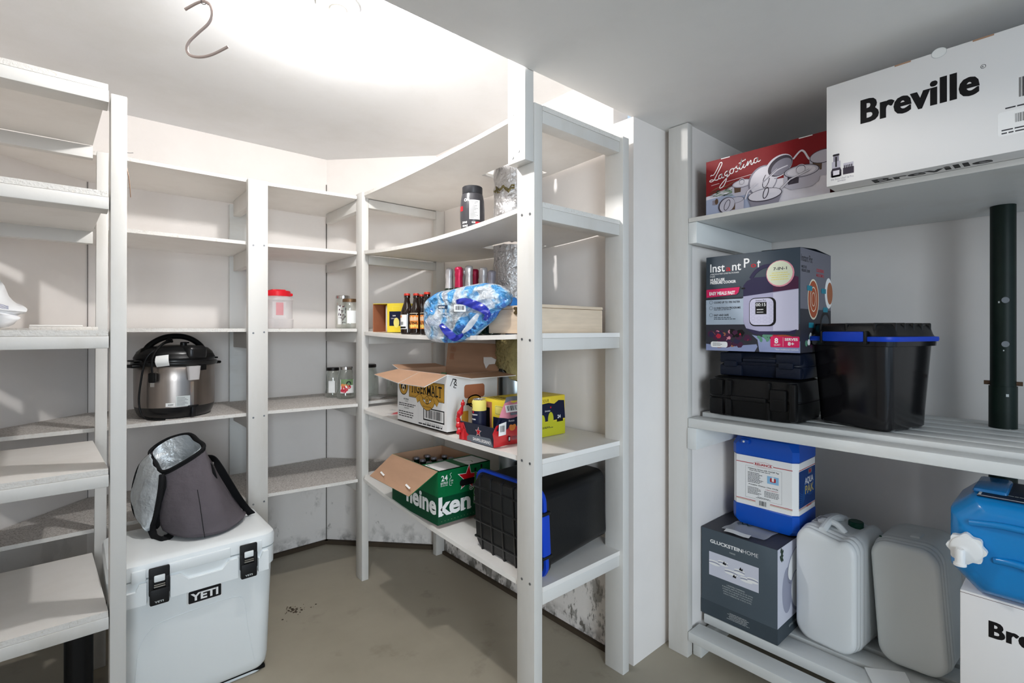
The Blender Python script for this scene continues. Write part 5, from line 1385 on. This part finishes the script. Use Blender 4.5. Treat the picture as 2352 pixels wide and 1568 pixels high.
# --- red cookware box
mat('lago_red', '#7d0a12', .5); mat('lago_dark', '#4a0a10', .4); mat('lago_white', '#d9d3da', .45); mat('lago_blue', '#9fa6bd', .45); mat('pan_light', '#b9b4bf', .4); mat('pan_mid', '#86818d', .4); mat('pan_dark', '#3c3540', .4); mat('pan_brown', '#5b4433', .4); mat('leaf_dark', '#1f3524', .5); mat('leaf_lit', '#5c7a54', .5)
t = thing('cookware_box', 'red cookware set box picturing steel pots on the top right shelf', 'box', (1.945, 1.016, ZT + .001), -PI/2 + .0)
w, d, h = .445, .30, .222
mb = MB(); mb.box(0, w, 0, d, 0, h, 'lago_dark', r=.002)
f = box_face(mb, 'front', 0, w, 0, d, 0, h)
f.rect(0, 0, 1, 1, 'lago_red'); f.poly([(0, 0), (1, 0), (1, .38), (.6, .42), (.3, .48), (0, .36)], 'lago_white', 2); f.poly([(0, 0), (.5, 0), (.45, .2), (.30, .34), (0, .30)], 'lago_blue', 3)
rn = random.Random(12)
for k in range(46):
    x = rn.uniform(-.0, .30); y = rn.uniform(.28, .47) + x*.15 - .02; a = rn.uniform(-.2, .5)
    f.poly([(x, y), (x + .05*math.cos(a), y + .05*math.sin(a)*1.4 + .012), (x + .10*math.cos(a), y + .09*math.sin(a)*1.6)] if x > 0 else [(0, .3), (.02, .35), (.05, .36)], rn.choice(('leaf_dark', 'leaf_dark', 'leaf_lit')), 4 + k*.03)
# script lettering
def script(f, P, t_, m, lay): f.curve_line(P, t_, m, lay, 5)
S = .0032
script(f, [(.045, .72), (.05, .74), (.075, .74), (.115, .86), (.13, .92), (.145, .93), (.15, .90), (.135, .84), (.10, .72), (.075, .64), (.05, .62), (.035, .635), (.05, .655), (.08, .64), (.105, .63), (.12, .65)], S, 'print_white', 6)
script(f, [(.145, .72), (.125, .70), (.12, .66), (.13, .64), (.145, .66), (.15, .72), (.15, .66), (.16, .645), (.17, .66)], S, 'print_white', 6)
script(f, [(.20, .75), (.18, .73), (.175, .69), (.185, .67), (.20, .70), (.205, .75), (.19, .60), (.165, .50), (.135, .47), (.13, .50), (.16, .57), (.205, .65), (.22, .68)], S, 'print_white', 6)
script(f, [(.24, .77), (.225, .75), (.222, .70), (.235, .685), (.25, .70), (.255, .75), (.24, .77), (.265, .76)], S, 'print_white', 6)
script(f, [(.265, .76), (.285, .80), (.28, .77), (.295, .73), (.285, .70), (.27, .70)], S, 'print_white', 6)
script(f, [(.29, .71), (.315, .80), (.33, .90), (.31, .78), (.31, .73), (.325, .73), (.34, .78)], S, 'print_white', 6); script(f, [(.30, .83), (.355, .87)], S, 'print_white', 6)
script(f, [(.345, .80), (.34, .75), (.35, .735), (.365, .77)], S, 'print_white', 6); f.ell(.355, .87, .0028, .0028, 'print_white', 6, 8)
script(f, [(.365, .76), (.38, .83), (.375, .755), (.395, .82), (.405, .83), (.405, .77), (.415, .76), (.425, .79)], S, 'print_white', 6)
script(f, [(.455, .85), (.435, .84), (.43, .79), (.44, .77), (.455, .79), (.46, .85), (.46, .79), (.47, .78), (.485, .80)], S, 'print_white', 6)
f.line([(.05, .55), (.125, .56)], .0013, 'print_white', 6); f.line([(.175, .585), (.50, .70)], .0013, 'print_white', 6) if False else f.line([(.19, .56), (.47, .60)], .0013, 'print_white', 6)
def pot(cx, cy, rx, ry, hh, lay, tilt=0.0, dark='pan_brown', lidk=True):
    f.poly([(cx - rx/w, cy), (cx + rx/w, cy), (cx + rx*.97/w, cy - hh/h), (cx + rx*.6/w, cy - (hh + ry*.7)/h), (cx - rx*.6/w, cy - (hh + ry*.7)/h), (cx - rx*.97/w, cy - hh/h)], 'pan_light', lay)
    f.poly([(cx - rx*.8/w, cy), (cx - rx*.1/w, cy), (cx - rx*.15/w, cy - hh*.9/h), (cx - rx*.75/w, cy - hh*.9/h)], dark, lay + .3)
    f.ell(cx, cy, rx, ry, 'pan_dark', lay + .6, 24, tilt); f.ell(cx, cy, rx*.95, ry*.9, 'pan_light', lay + .9, 24, tilt)
    if lidk:
        f.ell(cx, cy, rx*.80, ry*.72, 'lago_white', lay + 1.1, 24, tilt); f.ring(cx - .004, cy + .03, rx*.30, ry*.75, .0035, 'pan_dark', lay + 1.4); f.ring(cx - .004, cy + .035, rx*.30, ry*.75, .002, 'lago_white', lay + 1.6)
pot(.33, .47, .040, .016, .035, 7); f.ell(.50, .44, .052, .058, 'pan_mid', 10, 28, -.5); f.ell(.505, .44, .047, .053, 'lago_white', 11, 28, -.5); f.ring(.53, .43, .012, .028, .003, 'pan_dark', 12, 20, -.3)
f.ell(.63, .62, .050, .038, 'lago_white', 13, 28, .5); f.ell(.64, .62, .045, .033, 'pan_dark', 14, 28, .5); f.ell(.65, .60, .038, .026, 'pan_mid', 15, 28, .5); f.curve_line([(.56, .47), (.62, .56), (.70, .60)], .004, 'lago_white', 16); f.poly([(.545, .55), (.60, .42), (.67, .48), (.70, .55)], 'pan_mid', 12.5)
f.line([(.62, .58), (.50, .40)], .006, 'lago_white', 17); f.line([(.62, .58), (.50, .40)], .003, 'pan_mid', 18)
f.curve_line([(.74, .68), (.79, .78), (.82, .76), (.86, .62), (.90, .66)], .006, 'lago_white', 12)
pot(.80, .46, .058, .022, .045, 20, -.05, 'pan_dark'); pot(.96, .62, .045, .024, .05, 15, 0, 'pan_brown', False)
pot(.28, .20, .030, .012, .040, 24, 0, 'pan_brown', False); f.ell(.195, .14, .034, .030, 'pan_dark', 27, 24, .5); f.ell(.20, .14, .031, .027, 'pan_light', 28, 24, .5); f.ring(.20, .14, .011, .022, .0025, 'pan_dark', 29, 20, -.4)
f.ell(.52, .19, .062, .024, 'pan_dark', 30); f.ell(.52, .195, .059, .021, 'lago_white', 31); f.poly([(.385, .17), (.655, .17), (.63, .02), (.41, .02)], 'pan_mid', 29.5); f.ring(.53, .22, .010, .022, .0035, 'pan_dark', 32, 20, -.3)
f.line([(.65, .24), (.72, .36), (.86, .45)], .0065, 'pan_dark', 33); f.line([(.65, .24), (.72, .36), (.86, .45)], .0045, 'lago_white', 34)
f.line([(.36, .18), (.38, .30), (.46, .42)], .005, 'lago_white', 33); f.poly([(.06, .19), (.06, .27), (.10, .28), (.11, .22), (.09, .18)], 'pan_mid', 5); f.ell(.10, .24, .007, .012, 'pan_brown', 6)
f.text('CUISINE', .90, .22, .012, 'inner_card', width=.05, lay=5) if False else None
for x0, x1 in ((.14, .22), (.78, .88)): f.rect(x0, .985, x1, .999, 'print_white', lay=3)
mb.build('box', t)

# --- large white food processor box on the top shelf
t = thing('food_processor_box', 'large white appliance box with bold black lettering, overhanging the top right shelf', 'box', (1.832, .548, ZT + .0012), -PI/2)
w, d, h = .70, .36, .322
mb = MB(); mb.box(0, w, 0, d, 0, h, 'carton_white', r=.002)
f = box_face(mb, 'front', 0, w, 0, d, 0, h)
def breville(f, x, y, hh, ww, lay=1):
    wd = ww
    for q, dx in enumerate((0, .0016, -.0016)): f.text('Breville', x + dx/f.w, y, hh, 'ink_black', width=wd, bold=.028, space=1.06, lay=lay + q*.5)
breville(f, .135, .55, .073, .268); f.ring(.135 + .268/w + .012, .755, .0055, .0055, .001, 'ink_black', 1); f.text('R', .135 + .268/w + .0085, .746, .005, 'ink_black', lay=1)
f.barcode(.62, .40, .75, .60, bg=None, n=40, seed=7); f.text('BFP800', .66, .62, .007, 'ink_black', width=.035); f.fine(.59, .35, .78, .37, 1, 'tub_grey'); f.rect(.57, .14, .80, .335, 'print_white', r=.006); f.barcode(.61, .22, .74, .31, bg=None, n=40, seed=4); f.k = 2; f.fine(.58, .15, .79, .20, 2, 'tub_grey', .4); f.k = 1
# pictured appliance
f.rect(.022, .08, .056, .12, 'tub_grey'); f.poly([(.018, .085), (.018, .14), (.024, .17), (.055, .17), (.060, .14), (.060, .085)], 'pan_dark'); f.rect(.022, .17, .056, .235, 'pan_light', lay=2); f.rect(.028, .235, .050, .31, 'pan_mid', lay=2); f.rect(.026, .29, .052, .305, 'ink_black', lay=3); f.rect(.036, .18, .042, .28, 'ink_black', lay=3); f.rect(.027, .10, .052, .145, 'lago_white', lay=3)
f.rect(.066, .09, .108, .155, 'pan_dark', lay=2); f.rect(.068, .155, .106, .20, 'pan_light', lay=2)
for k in range(5): f.rect(.070 + k*.007, .15, .0735 + k*.007, .18, 'ink_black', lay=3)
f.text('the Sous Chef 16 Pro', .018, .052, .006, 'pan_mid', width=.062); f.text('BFP800', .045, .03, .004, 'pan_mid', width=.022)
f.rect(.255, .985, .31, .999, 'carton_brown'); f.rect(.50, .985, .56, .999, 'carton_brown'); f.ell(.40, .985, .017, .014, 'label_white', 2); f.ring(.40, .985, .017, .014, .0012, 'label_grey', 3)
b = box_face(mb, 'bottom', 0, w, 0, d, 0, h)
b = Face(mb, (0, d, 0), (1, 0, 0), (0, -1, 0), w, d); b.text('Breville', .165, .82, .045, 'ink_black', width=.27, bold=.028)
mb.build('box', t)

# --- second appliance box at the bottom right
t = thing('juicer_box', 'white appliance box picturing strawberries in a glass dish under the turquoise water jug', 'box', (1.932, .236, ZL + .0008), -PI/2)
w, d, h = .36, .33, .462
mb = MB(); mb.box(0, w, 0, d, 0, h, 'carton_white', r=.003)
f = box_face(mb, 'front', 0, w, 0, d, 0, h)
for q, dx in enumerate((0, .0012, -.0012)): f.text('Breville', .17 + dx/f.w, .765, .046, 'ink_black', width=.19, bold=.028, space=1.06, lay=1 + q*.5)
gx, gy = .34, .36
mat('berry', '#b01720', .35); mat('berry_lit', '#d8434c', .35); mat('dish_glass', '#b9a3a6', .3)
f.poly([(.13, .43), (.44, .34), (.40, .27), (.20, .30)], 'berry_lit', 1); f.line([(.125, .455), (.155, .36), (.22, .30)], .0022, 'tub_grey', 2); f.line([(.445, .365), (.425, .29), (.39, .265)], .002, 'tub_grey', 2); f.line([(.22, .30), (.39, .262)], .0018, 'tub_grey', 2)
for k, (x, y, rx, ry, a) in enumerate(((.19, .43, .020, .015, -.3), (.27, .45, .022, .017, -.4), (.36, .42, .023, .016, -.5), (.21, .38, .018, .022, .6), (.28, .36, .020, .026, .7), (.34, .34, .022, .016, -.2), (.39, .33, .016, .018, .1), (.30, .40, .022, .016, -.5), (.24, .34, .016, .018, .3))):
    f.ell(x, y, rx, ry, 'berry' if k < 3 else 'berry_lit', 3 + k*.2, 16, a)
f.ell(.11, .365, .011, .010, 'berry', 5, 14); f.ell(.16, .345, .014, .010, 'berry', 5.2, 14, -.4); f.ell(.13, .36, .006, .004, 'leaf_lit', 5.6, 8)
f.fine(.25, .08, .6, .10, 1, 'tub_grey', .6)
f.line([(0, .985), (1, .985)], .0012, 'lago_dark', 1)
mb.build('box', t)

# --- grey dinnerware box
mat('gluck_grey', '#4d575f', .5); mat('gluck_dark', '#3f484f', .5); mat('gluck_top', '#3a3a40', .5); mat('plate_white', '#cfd0dc', .45); mat('plate_shade', '#9c9eb0', .45)
t = thing('dinnerware_box', 'dark grey dinnerware box with a strip photo of white dishes at lower right', 'box', (2.036, 1.086, ZL + .0012), -PI/2 - .01)
w, d, h = .312, .312, .366
mb = MB(); mb.box(0, w, 0, d, 0, h, 'gluck_grey', r=.0025)
tp = box_face(mb, 'top', 0, w, 0, d, 0, h); tp.rect(.005, .005, .995, .995, 'gluck_top')
f = box_face(mb, 'front', 0, w, 0, d, 0, h)
f.rect(.0, .0, 1, .165, 'gluck_dark')
f.text('GLUCKSTEIN', .13, .850, .0145, 'print_white', width=.136, bold=.03, lay=2); f.text('HOME', .13 + .139/w, .850, .0145, 'print_white', width=.060, bold=-.01, lay=2); f.text('PARKER', .40, .795, .006, 'label_grey', width=.024, lay=2)
f.rect(.115, .475, .775, .745, 'plate_white', lay=2)
for k, (x, y, rx, m) in enumerate(((.19, .64, .024, 'plate_shade'), (.31, .67, .022, 'print_white'), (.42, .60, .028, 'plate_shade'), (.53, .64, .022, 'print_white'), (.62, .58, .025, 'print_white'), (.70, .60, .022, 'plate_shade'))):
    for q in range(3): f.ell(x, y - q*.014, rx, .005, 'plate_shade' if q % 2 else 'print_white', 3 + k*.3 + q*.1, 16)
for x, y in ((.325, .665), (.46, .56), (.545, .665)): f.poly([(x-.02, y-.015), (x, y+.02), (x+.015, y-.005), (x+.03, y+.015), (x+.025, y-.02)], 'ink_black', 6)
f.text('L ENSEMBLE COMPREND:', .36, .420, .0050, 'label_grey', width=.075, lay=2)
for k, s in enumerate(('8 GRANDES ASSIETTES DE 26 CM (10 1/4 PO)', '8 ASSIETTES A SALADE DE 20 CM (8 PO)', '8 BOLS A SOUPE DE 17 CM (6 3/4 PO)', '8 BOLS A CEREALES DE 14 CM (5 1/2 PO)')): f.text(s, .5, .395 - k*.026, .0048, 'label_grey', width=.125 - k*.004, lay=2, align='CENTER')
f.fine(.36, .05, .66, .13, 6, 'label_grey', .3, lay=2, center=True)
r = box_face(mb, 'right', 0, w, 0, d, 0, h)
r.rect(0, .17, 1, 1, 'plate_white'); r.rect(0, 0, 1, .17, 'gluck_dark'); r.ell(.55, .72, .090, .060, 'plate_shade', 2, 28, .5); r.ell(.56, .73, .080, .052, 'print_white', 3, 28, .5); r.ell(.30, .50, .05, .09, 'plate_shade', 2, 28); r.ell(.62, .42, .07, .085, 'plate_shade', 4, 28, .3); r.ell(.63, .43, .062, .077, 'print_white', 5, 28, .3)
for k in range(14): r.ell(.08 + .09*rn.random(), .86 + .12*rn.random(), .010, .005, 'leaf_dark', 4 + k*.1, 8, rn.uniform(0, 3))
r.text('SERVICE DE VAISSELLE', .35, .08, .009, 'label_grey', width=.14, lay=2)
mb.build('box', t)

# --- plastic film and leaflet under the jug
gb = ZL + .0012 + .366
mb = MB().sheet([[Vector((x*.17 + y*.03, y*.13 - x*.02, .001 + .0015*math.sin(x*7) + .002*math.sin(y*9 + x*3))) for x in [k/8 for k in range(9)]] for y in [k/6 for k in range(7)]], .0006, 'clear_film')
mb.sheet([[Vector((x*.10 + .02, -.035 + y*.035 - x*.01, .004 + .002*math.sin(x*6))) for x in [k/5 for k in range(6)]] for y in [k/2 for k in range(3)]], .0006, 'label_white')
f = Face(mb, (.03, .07, .006), (1, 0, 0), (0, 1, 0), .09, .05); f.curve_line([(.1, .3), (.25, .8), (.35, .3), (.5, .7), (.6, .2), (.8, .6)], .004, 'leaf_dark'); f.curve_line([(.15, .1), (.4, .5), (.7, .3)], .005, 'leaf_dark', 2)
tag(mb.build('plastic_packet', loc=(2.075, 1.015, gb + .003), rz=-PI/2 + .15), 'flat clear plastic packet on the grey dinnerware box beneath the blue jug', 'packet')

# --- blue water container standing on the dinnerware box
mat('jug_blue', '#0b50b8', .30); mat('aqua_navy', '#123c7a', .35); mat('aqua_swirl', '#2a67b0', .35); mat('gold_text', '#b9a86c', .45); mat('line_red', '#b3242c', .45)
t = thing('water_container', 'tall blue octagonal water container with a white wraparound label on the grey box', 'water container', (2.292, .888, gb + .0045), 0)
def octo(w, d, c, z): return [Vector(p + (z,)) for p in ((-w/2, -d/2 + c), (-w/2 + c, -d/2), (w/2 - c, -d/2), (w/2, -d/2 + c), (w/2, d/2 - c), (w/2 - c, d/2), (-w/2 + c, d/2), (-w/2, d/2 - c))]
w, d, c = .222, .268, .020
mb = MB(); mb.loft([octo(w-.05, d-.05, .03, 0), octo(w-.02, d-.02, .026, .004), octo(w-.004, d-.004, .021, .020), octo(w, d, c, .035), octo(w, d, c, .085), octo(w-.006, d-.006, c, .089), octo(w-.006, d-.006, c, .302), octo(w, d, c, .306), octo(w, d, c, .345), octo(w-.02, d-.02, .03, .375), octo(w-.06, d-.06, .03, .388)], 'jug_blue')
mb.build('body', t, sharp=25)
mb = MB(); mb.box(-w/2 - .012, -w/2 + .01, .055, .090, .352, .372, 'jug_blue', r=.006); mb.lathe([(.0045, 0), (.0045, .003), (0, .004)], 'print_white', 12, M=TR(-w/2 - .0115, .075, .362) @ RY(-PI/2)); mb.build('lug', t)
mb = MB(); mb.loft([octo(w-.004, d-.004, c, .090), octo(w-.004, d-.004, c, .301)], 'print_white', cap0=False, cap1=False)
# side towards the aisle is -x (label with instructions), side towards the camera is -y (name)
f = Face(mb, (-(w-.004)/2, d/2 - c, .090), (0, -1, 0), (0, 0, 1), d - 2*c, .211)
f.line([(0, .86), (.33, .86)], .003, 'line_red'); f.line([(.66, .86), (1, .86)], .003, 'line_red'); f.rect(.32, .81, .68, .92, 'print_white', r=.010, lay=2); f.ring(.5, .865, .042, .011, .001, 'line_red', 3); f.text('RELIANCE', .5, .843, .010, 'line_red', width=.068, bold=.04, align='CENTER', lay=3)
f.line([(0, .115), (1, .115)], .0026, 'line_red'); f.line([(0, .095), (1, .095)], .002, 'gold_text')
f.line([(.18, .16), (.82, .16), (.82, .80), (.18, .80), (.18, .16)], .0007, 'ink_black'); f.text('Hideaway Spigot with On/Off Tap', .5, .745, .0055, 'ink_black', width=.125, bold=.02, align='CENTER', lay=2); f.fine(.25, .71, .75, .73, 1, 'ink_black', .5, lay=2)
f.fine(.22, .47, .50, .69, 8, 'ink_black', .4, lay=2); f.rect(.57, .52, .77, .67, 'bag_light', lay=2); f.rect(.62, .56, .72, .64, 'line_red', r=.004, lay=3); f.rect(.65, .575, .69, .66, 'print_white', lay=4)
f.text('Potable Water Use Only', .5, .425, .005, 'ink_black', width=.12, align='CENTER', lay=2, bold=.02); f.fine(.22, .24, .47, .39, 6, 'ink_black', .4, lay=2, seed=4); f.text('5 YEAR WARRANTY', .54, .375, .0045, 'line_red', width=.05, lay=2); f.fine(.52, .24, .79, .36, 5, 'ink_black', .4, lay=2, seed=6); f.fine(.36, .18, .64, .215, 2, 'ink_black', .5, lay=2, center=True)
f.rect(.36, .02, .62, .165, 'label_white', r=.001, lay=3); f.k = 4; f.barcode(.42, .03, .56, .15, bg=None, n=16); f.k = 1
r = Face(mb, (-(w/2 - c), -(d-.004)/2, .090), (1, 0, 0), (0, 0, 1), w - 2*c, .211)
r.rect(-.0, .13, 1.0, .84, 'aqua_navy'); rn = random.Random(3)
for k in range(7): r.curve_line([(.0, .15 + k*.05), (.25, .2 + k*.03), (.4, .35 + k*.05), (.75, .3 + k*.03), (1, .42 + k*.05)], .0018, 'aqua_swirl', 2)
r.text('AQUA', .35, .55, .026, 'print_white', width=.095, bold=.02, lay=3); r.text('PAK', .36, .36, .034, 'gold_text', width=.100, bold=.03, lay=3); r.line([(0, .86), (1, .86)], .003, 'line_red'); r.line([(0, .115), (1, .115)], .0026, 'line_red'); r.line([(0, .095), (1, .095)], .002, 'gold_text')
r.rect(.55, .72, .78, .82, 'wrap_grey', lay=3); r.rect(.60, .74, .72, .80, 'print_red', lay=4); r.text('RELIANCE', .45, .09, .008, 'line_red', width=.055, bold=.04, lay=3)
mb.build('label_sheet', t)

# --- white jerry cans
mat('jug_white', '#dcdfe0', .35, bump=.04, bscale=20); mat('jug_white_old', '#d3d6d4', .38, bump=.04, bscale=20); mat('cap_green', '#0f3a2c', .4)
def jerry(t, W, H, D, m, notch=True):
    """front profile in xz, extruded in depth with three moulded ribs at each end"""
    def prof(s, y):
        ring = []
        w, h, r = W*s, H*(1 - (1-s)*.55), .055
        for p in rrect(w, h, r, 0, 8, 0, H/2):
            z = p.y; x = p.x
            if notch and z > H*.8: z -= .035 * math.exp(-((x - .02)/.045)**2)
            sh = 1 - .035 * ((z / H - .5) * 2) ** 2
            ring.append(Vector((x * sh, y, z)))
        return ring
    ys = [(0, .82), (.004, .89), (.012, .935), (.022, .95), (.028, .925), (.034, .96), (.044, .975), (.050, .945), (.056, .98), (.068, 1.0), (.076, .965), (.084, .985), (.10, .99), (D-.10, .995), (D-.084, .985), (D-.074, 1.0), (D-.064, .985), (D-.05, .985), (D-.02, .95), (D, .82)]
    mb = MB().loft([prof(s, y) for y, s in ys][::-1], m); mb.build('body', t, sharp=60)
t = thing('jerry_can', 'white plastic jerry can with a dark green cap beside the grey dinnerware box', 'jerry can', (2.140, .650, ZL + .002), -PI/2 - .10)
W, H, D = .225, .448, .30
jerry(t, W, H, D, 'jug_white')
mb = MB(); mb.lathe([(.026, 0), (.027, .004), (.027, .024), (.024, .027), (0, .027)], 'cap_green', 10, M=TR(.035, .20, H - .022)); mb.build('cap', t)
mb = MB(); mb.tube(smooth_path([(-.055, .10, H - .004), (-.03, .10, H + .008), (.005, .10, H + .006), (.035, .10, H - .02)], 5), .012, 'jug_white', 10); mb.build('handle', t)
mb = MB(); mb.tube(smooth_path([(-.02, .04, H - .012), (-.02, .10, H + .010), (-.02, .17, H + .008), (-.02, .24, H - .012)], 5), .014, 'jug_white', 10); mb.build('handle', t)
mb = MB(); f = Face(mb, (-.080, .085, H - .010), (.8, .0, .12), (-.05, 1, .02), .05, .09, lift=.001); f.k = 5; f.rect(0, 0, 1, 1, 'print_white'); f.k = 6
for k in range(4): f.fine(.1, .1 + k*.22, .9, .2 + k*.22, 1, 'ink_black', .7, seed=k)
mb.build('label_sheet', t)
t = thing('jerry_can', 'greyish white jerry can without a visible cap, between the capped can and the appliance box', 'jerry can', (2.205, .395, ZL + .012), -PI/2 - .06, tilt=(math.radians(0), math.radians(-4.0)))
jerry(t, .214, .445, .30, 'jug_white_old', notch=False)
mb = MB(); mb.lathe([(.004, 0), (.004, .004), (0, .005)], 'cap_green', 10, M=TR(-.07, .03, .444)); mb.build('screw', t)
mb = MB(); mb.box(.0, .03, .10, .16, .440, .450, 'jug_white_old', r=.004); mb.build('handle_stub', t)

# --- turquoise water jug lying on the box with a white tap
mat('jug_cyan', '#0a7cc0', .22, coat=.3); mat('tap_white', '#e3e3e2', .35); mat('label_navy', '#16253c', .4)
jz = ZL + .0008 + .462
t = thing('water_jug', 'turquoise water jug with a white tap lying on the white appliance box', 'water jug', (1.905, .262, jz + .001), -PI/2 - .0)
W, H, D = .33, .275, .33
def cham(w, h, y, c, cz=H/2, cx=W/2):
    pts = [(-w/2, -h/2 + c), (-w/2 + c, -h/2), (w/2 - c, -h/2), (w/2, -h/2 + c), (w/2, h/2 - c*.8), (w/2 - c*.8, h/2), (-w/2 + c*.8, h/2), (-w/2, h/2 - c*.8)]
    P = []
    for i in range(8):
        a = Vector(pts[i-1]); b = Vector(pts[i]); cc_ = Vector(pts[(i+1) % 8])
        for q in (.25, .08): P.append(b.lerp(a, q * .6))
        P.append(b.lerp(a, .02).lerp(b.lerp(cc_, .02), .5)); 
        for q in (.08, .25): P.append(b.lerp(cc_, q * .6))
    return [Vector((cx + p.x, y, cz + p.y)) for p in P]
mb = MB().loft([cham(W*s, H*s2, y, .062) for y, s, s2 in ((0, .74, .70), (.004, .82, .80), (.014, .90, .89), (.032, .965, .96), (.06, .995, .99), (.09, 1, 1), (D-.05, 1, 1), (D-.015, .93, .93), (D, .8, .8))][::-1], 'jug_cyan')
mb.build('body', t, sharp=60)
# moulded grip hollow on the front face: raised lips around a long groove
mb = MB(); mb.tube(smooth_path([(.10, .004, .115), (.15, -.006, .12), (.21, -.008, .105), (.27, -.004, .09), (.31, .012, .085)], 5), .010, 'jug_cyan', 10)
mb.tube(smooth_path([(.05, .002, .205), (.12, -.006, .215), (.20, -.008, .213), (.29, .006, .20)], 5), .009, 'jug_cyan', 10); mb.build('grip_rib', t, sharp=60)
mb = MB(); mb.box(.06, W-.045, .045, D-.05, H-.002, H+.0015, 'label_navy', r=.001); f = Face(mb, (.06, .045, H + .0015), (1, 0, 0), (0, 1, 0), W-.105, D-.095); f.line([(.0, .02), (1, .02)], .006, 'label_white'); f.line([(.02, 0), (.02, 1)], .006, 'label_white'); f.text('Aqua', .45, .35, .05, 'print_white', width=.12, bold=.02, lay=2); f.fine(.2, .2, .6, .25, 1, 'label_grey', lay=2)
mb.build('label_sheet', t)
tm = TR(.045, -.004, .135) @ RX(PI/2)
mb = MB(); lobes = []
for k in range(48):
    a = 2*PI*k/48; rr = .040 + .0035*math.cos(a*8); lobes.append((rr*math.cos(a), rr*math.sin(a)))
mb.prism(lobes, .0, .020, 'tap_white', M=tm); mb.lathe([(.034, .020), (.034, .023), (.030, .025), (0, .025)], 'tap_white', 32, M=tm)
cap = mb.build('cap', t, sharp=40)
mb = MB(); mb.lathe([(.0135, -.034), (.0145, -.034), (.0145, -.028), (.0115, -.026), (.0115, .008), (.009, .012), (0, .012)], 'tap_white', 24, M=TR(.034, -.040, .125)); mb.lathe([(.010, .02), (.010, .040), (0, .042)], 'tap_white', 20, M=TR(.034, -.004, .128) @ RX(PI/2)); mb.build('spout', cap)
mb = MB(); mb.tube([(W*.25, .05, H-.01), (W*.3, .05, H+.004)], .01, 'jug_cyan', 8)
mb = MB(); mb.box(.045, .12, .09, D-.06, H-.01, H+.012, 'jug_cyan', r=.010); mb.build('side_rim', t)

# --- small blue container behind, and scrap card on the slats
mb = MB(); mb.box(0, .10, 0, .14, 0, .05, 'jug_blue', r=.008)
tag(mb.build('blue_tray', loc=(2.36, .80, ZL + .001), rz=-PI/2), 'light blue plastic tray just visible between the dinnerware box and white can', 'tray') if False else None
mb = MB(); mb.sheet([[Vector((x*.12, y*.10, .003 + .010*x*y)) for x in [k/4 for k in range(5)]] for y in [k/4 for k in range(5)]], .001, 'label_white')
tag(mb.build('paper_scrap', loc=(2.045, .47, ZL + .0015), rz=-PI/2 + .5), 'white scrap of paper lying on the bottom slats beneath the second jerry can', 'paper')

# --- adjustable steel column
mat('column_green', '#12231d', .45, vary=.3, vscale=20); mat('hole_grey', '#7d8186', .6)
t = thing('steel_column', 'dark green adjustable steel column with round holes behind the right shelves', 'column', (2.50, .190, 0.0))
mb = MB(); mb.lathe([(.0380, .0), (.0380, 1.155)], 'column_green', 40); mb.build('lower_tube', t)
mb = MB(); mb.lathe([(.0345, 1.155), (.0345, 1.32), (.0345, 1.338), (.0345, 2.20)], 'column_green', 40)
mb.lathe([(.05, 2.190), (.05, 2.2145)], 'column_green', 24)
ca = math.atan2(-.190, -2.50) 
for hz_ in (1.305, 1.46): 
    M = TR(.0340*math.cos(ca + .18), .0340*math.sin(ca + .18), hz_) @ RZ(ca + .18) @ RY(PI/2); mb.lathe([(.0105, -.002), (.0105, .0012), (0, .0013)], 'hole_grey', 24, M=M)
mb.build('upper_tube', t)
mb = MB(); pd = Vector((math.cos(ca + PI/2), math.sin(ca + PI/2), 0)); mb.tube([pd * -.050 + Vector((0, 0, 1.165)), pd * .050 + Vector((0, 0, 1.165))], .0075, 'pan_brown', 12); mb.build('pin', t)
mb = MB()
for (a, z, s) in ((.3, 1.12, .006), (-.5, .99, .004), (.5, 1.00, .004), (.05, 1.28, .003), (-.3, 1.45, .004)):
    R = .0384 if z < 1.15 else .0349; cyl_patch(mb, ca + a - s/.06, ca + a + s/.06, z, z + s*1.6, R, 'label_grey', 2)
mb.build('paint_chips', t)
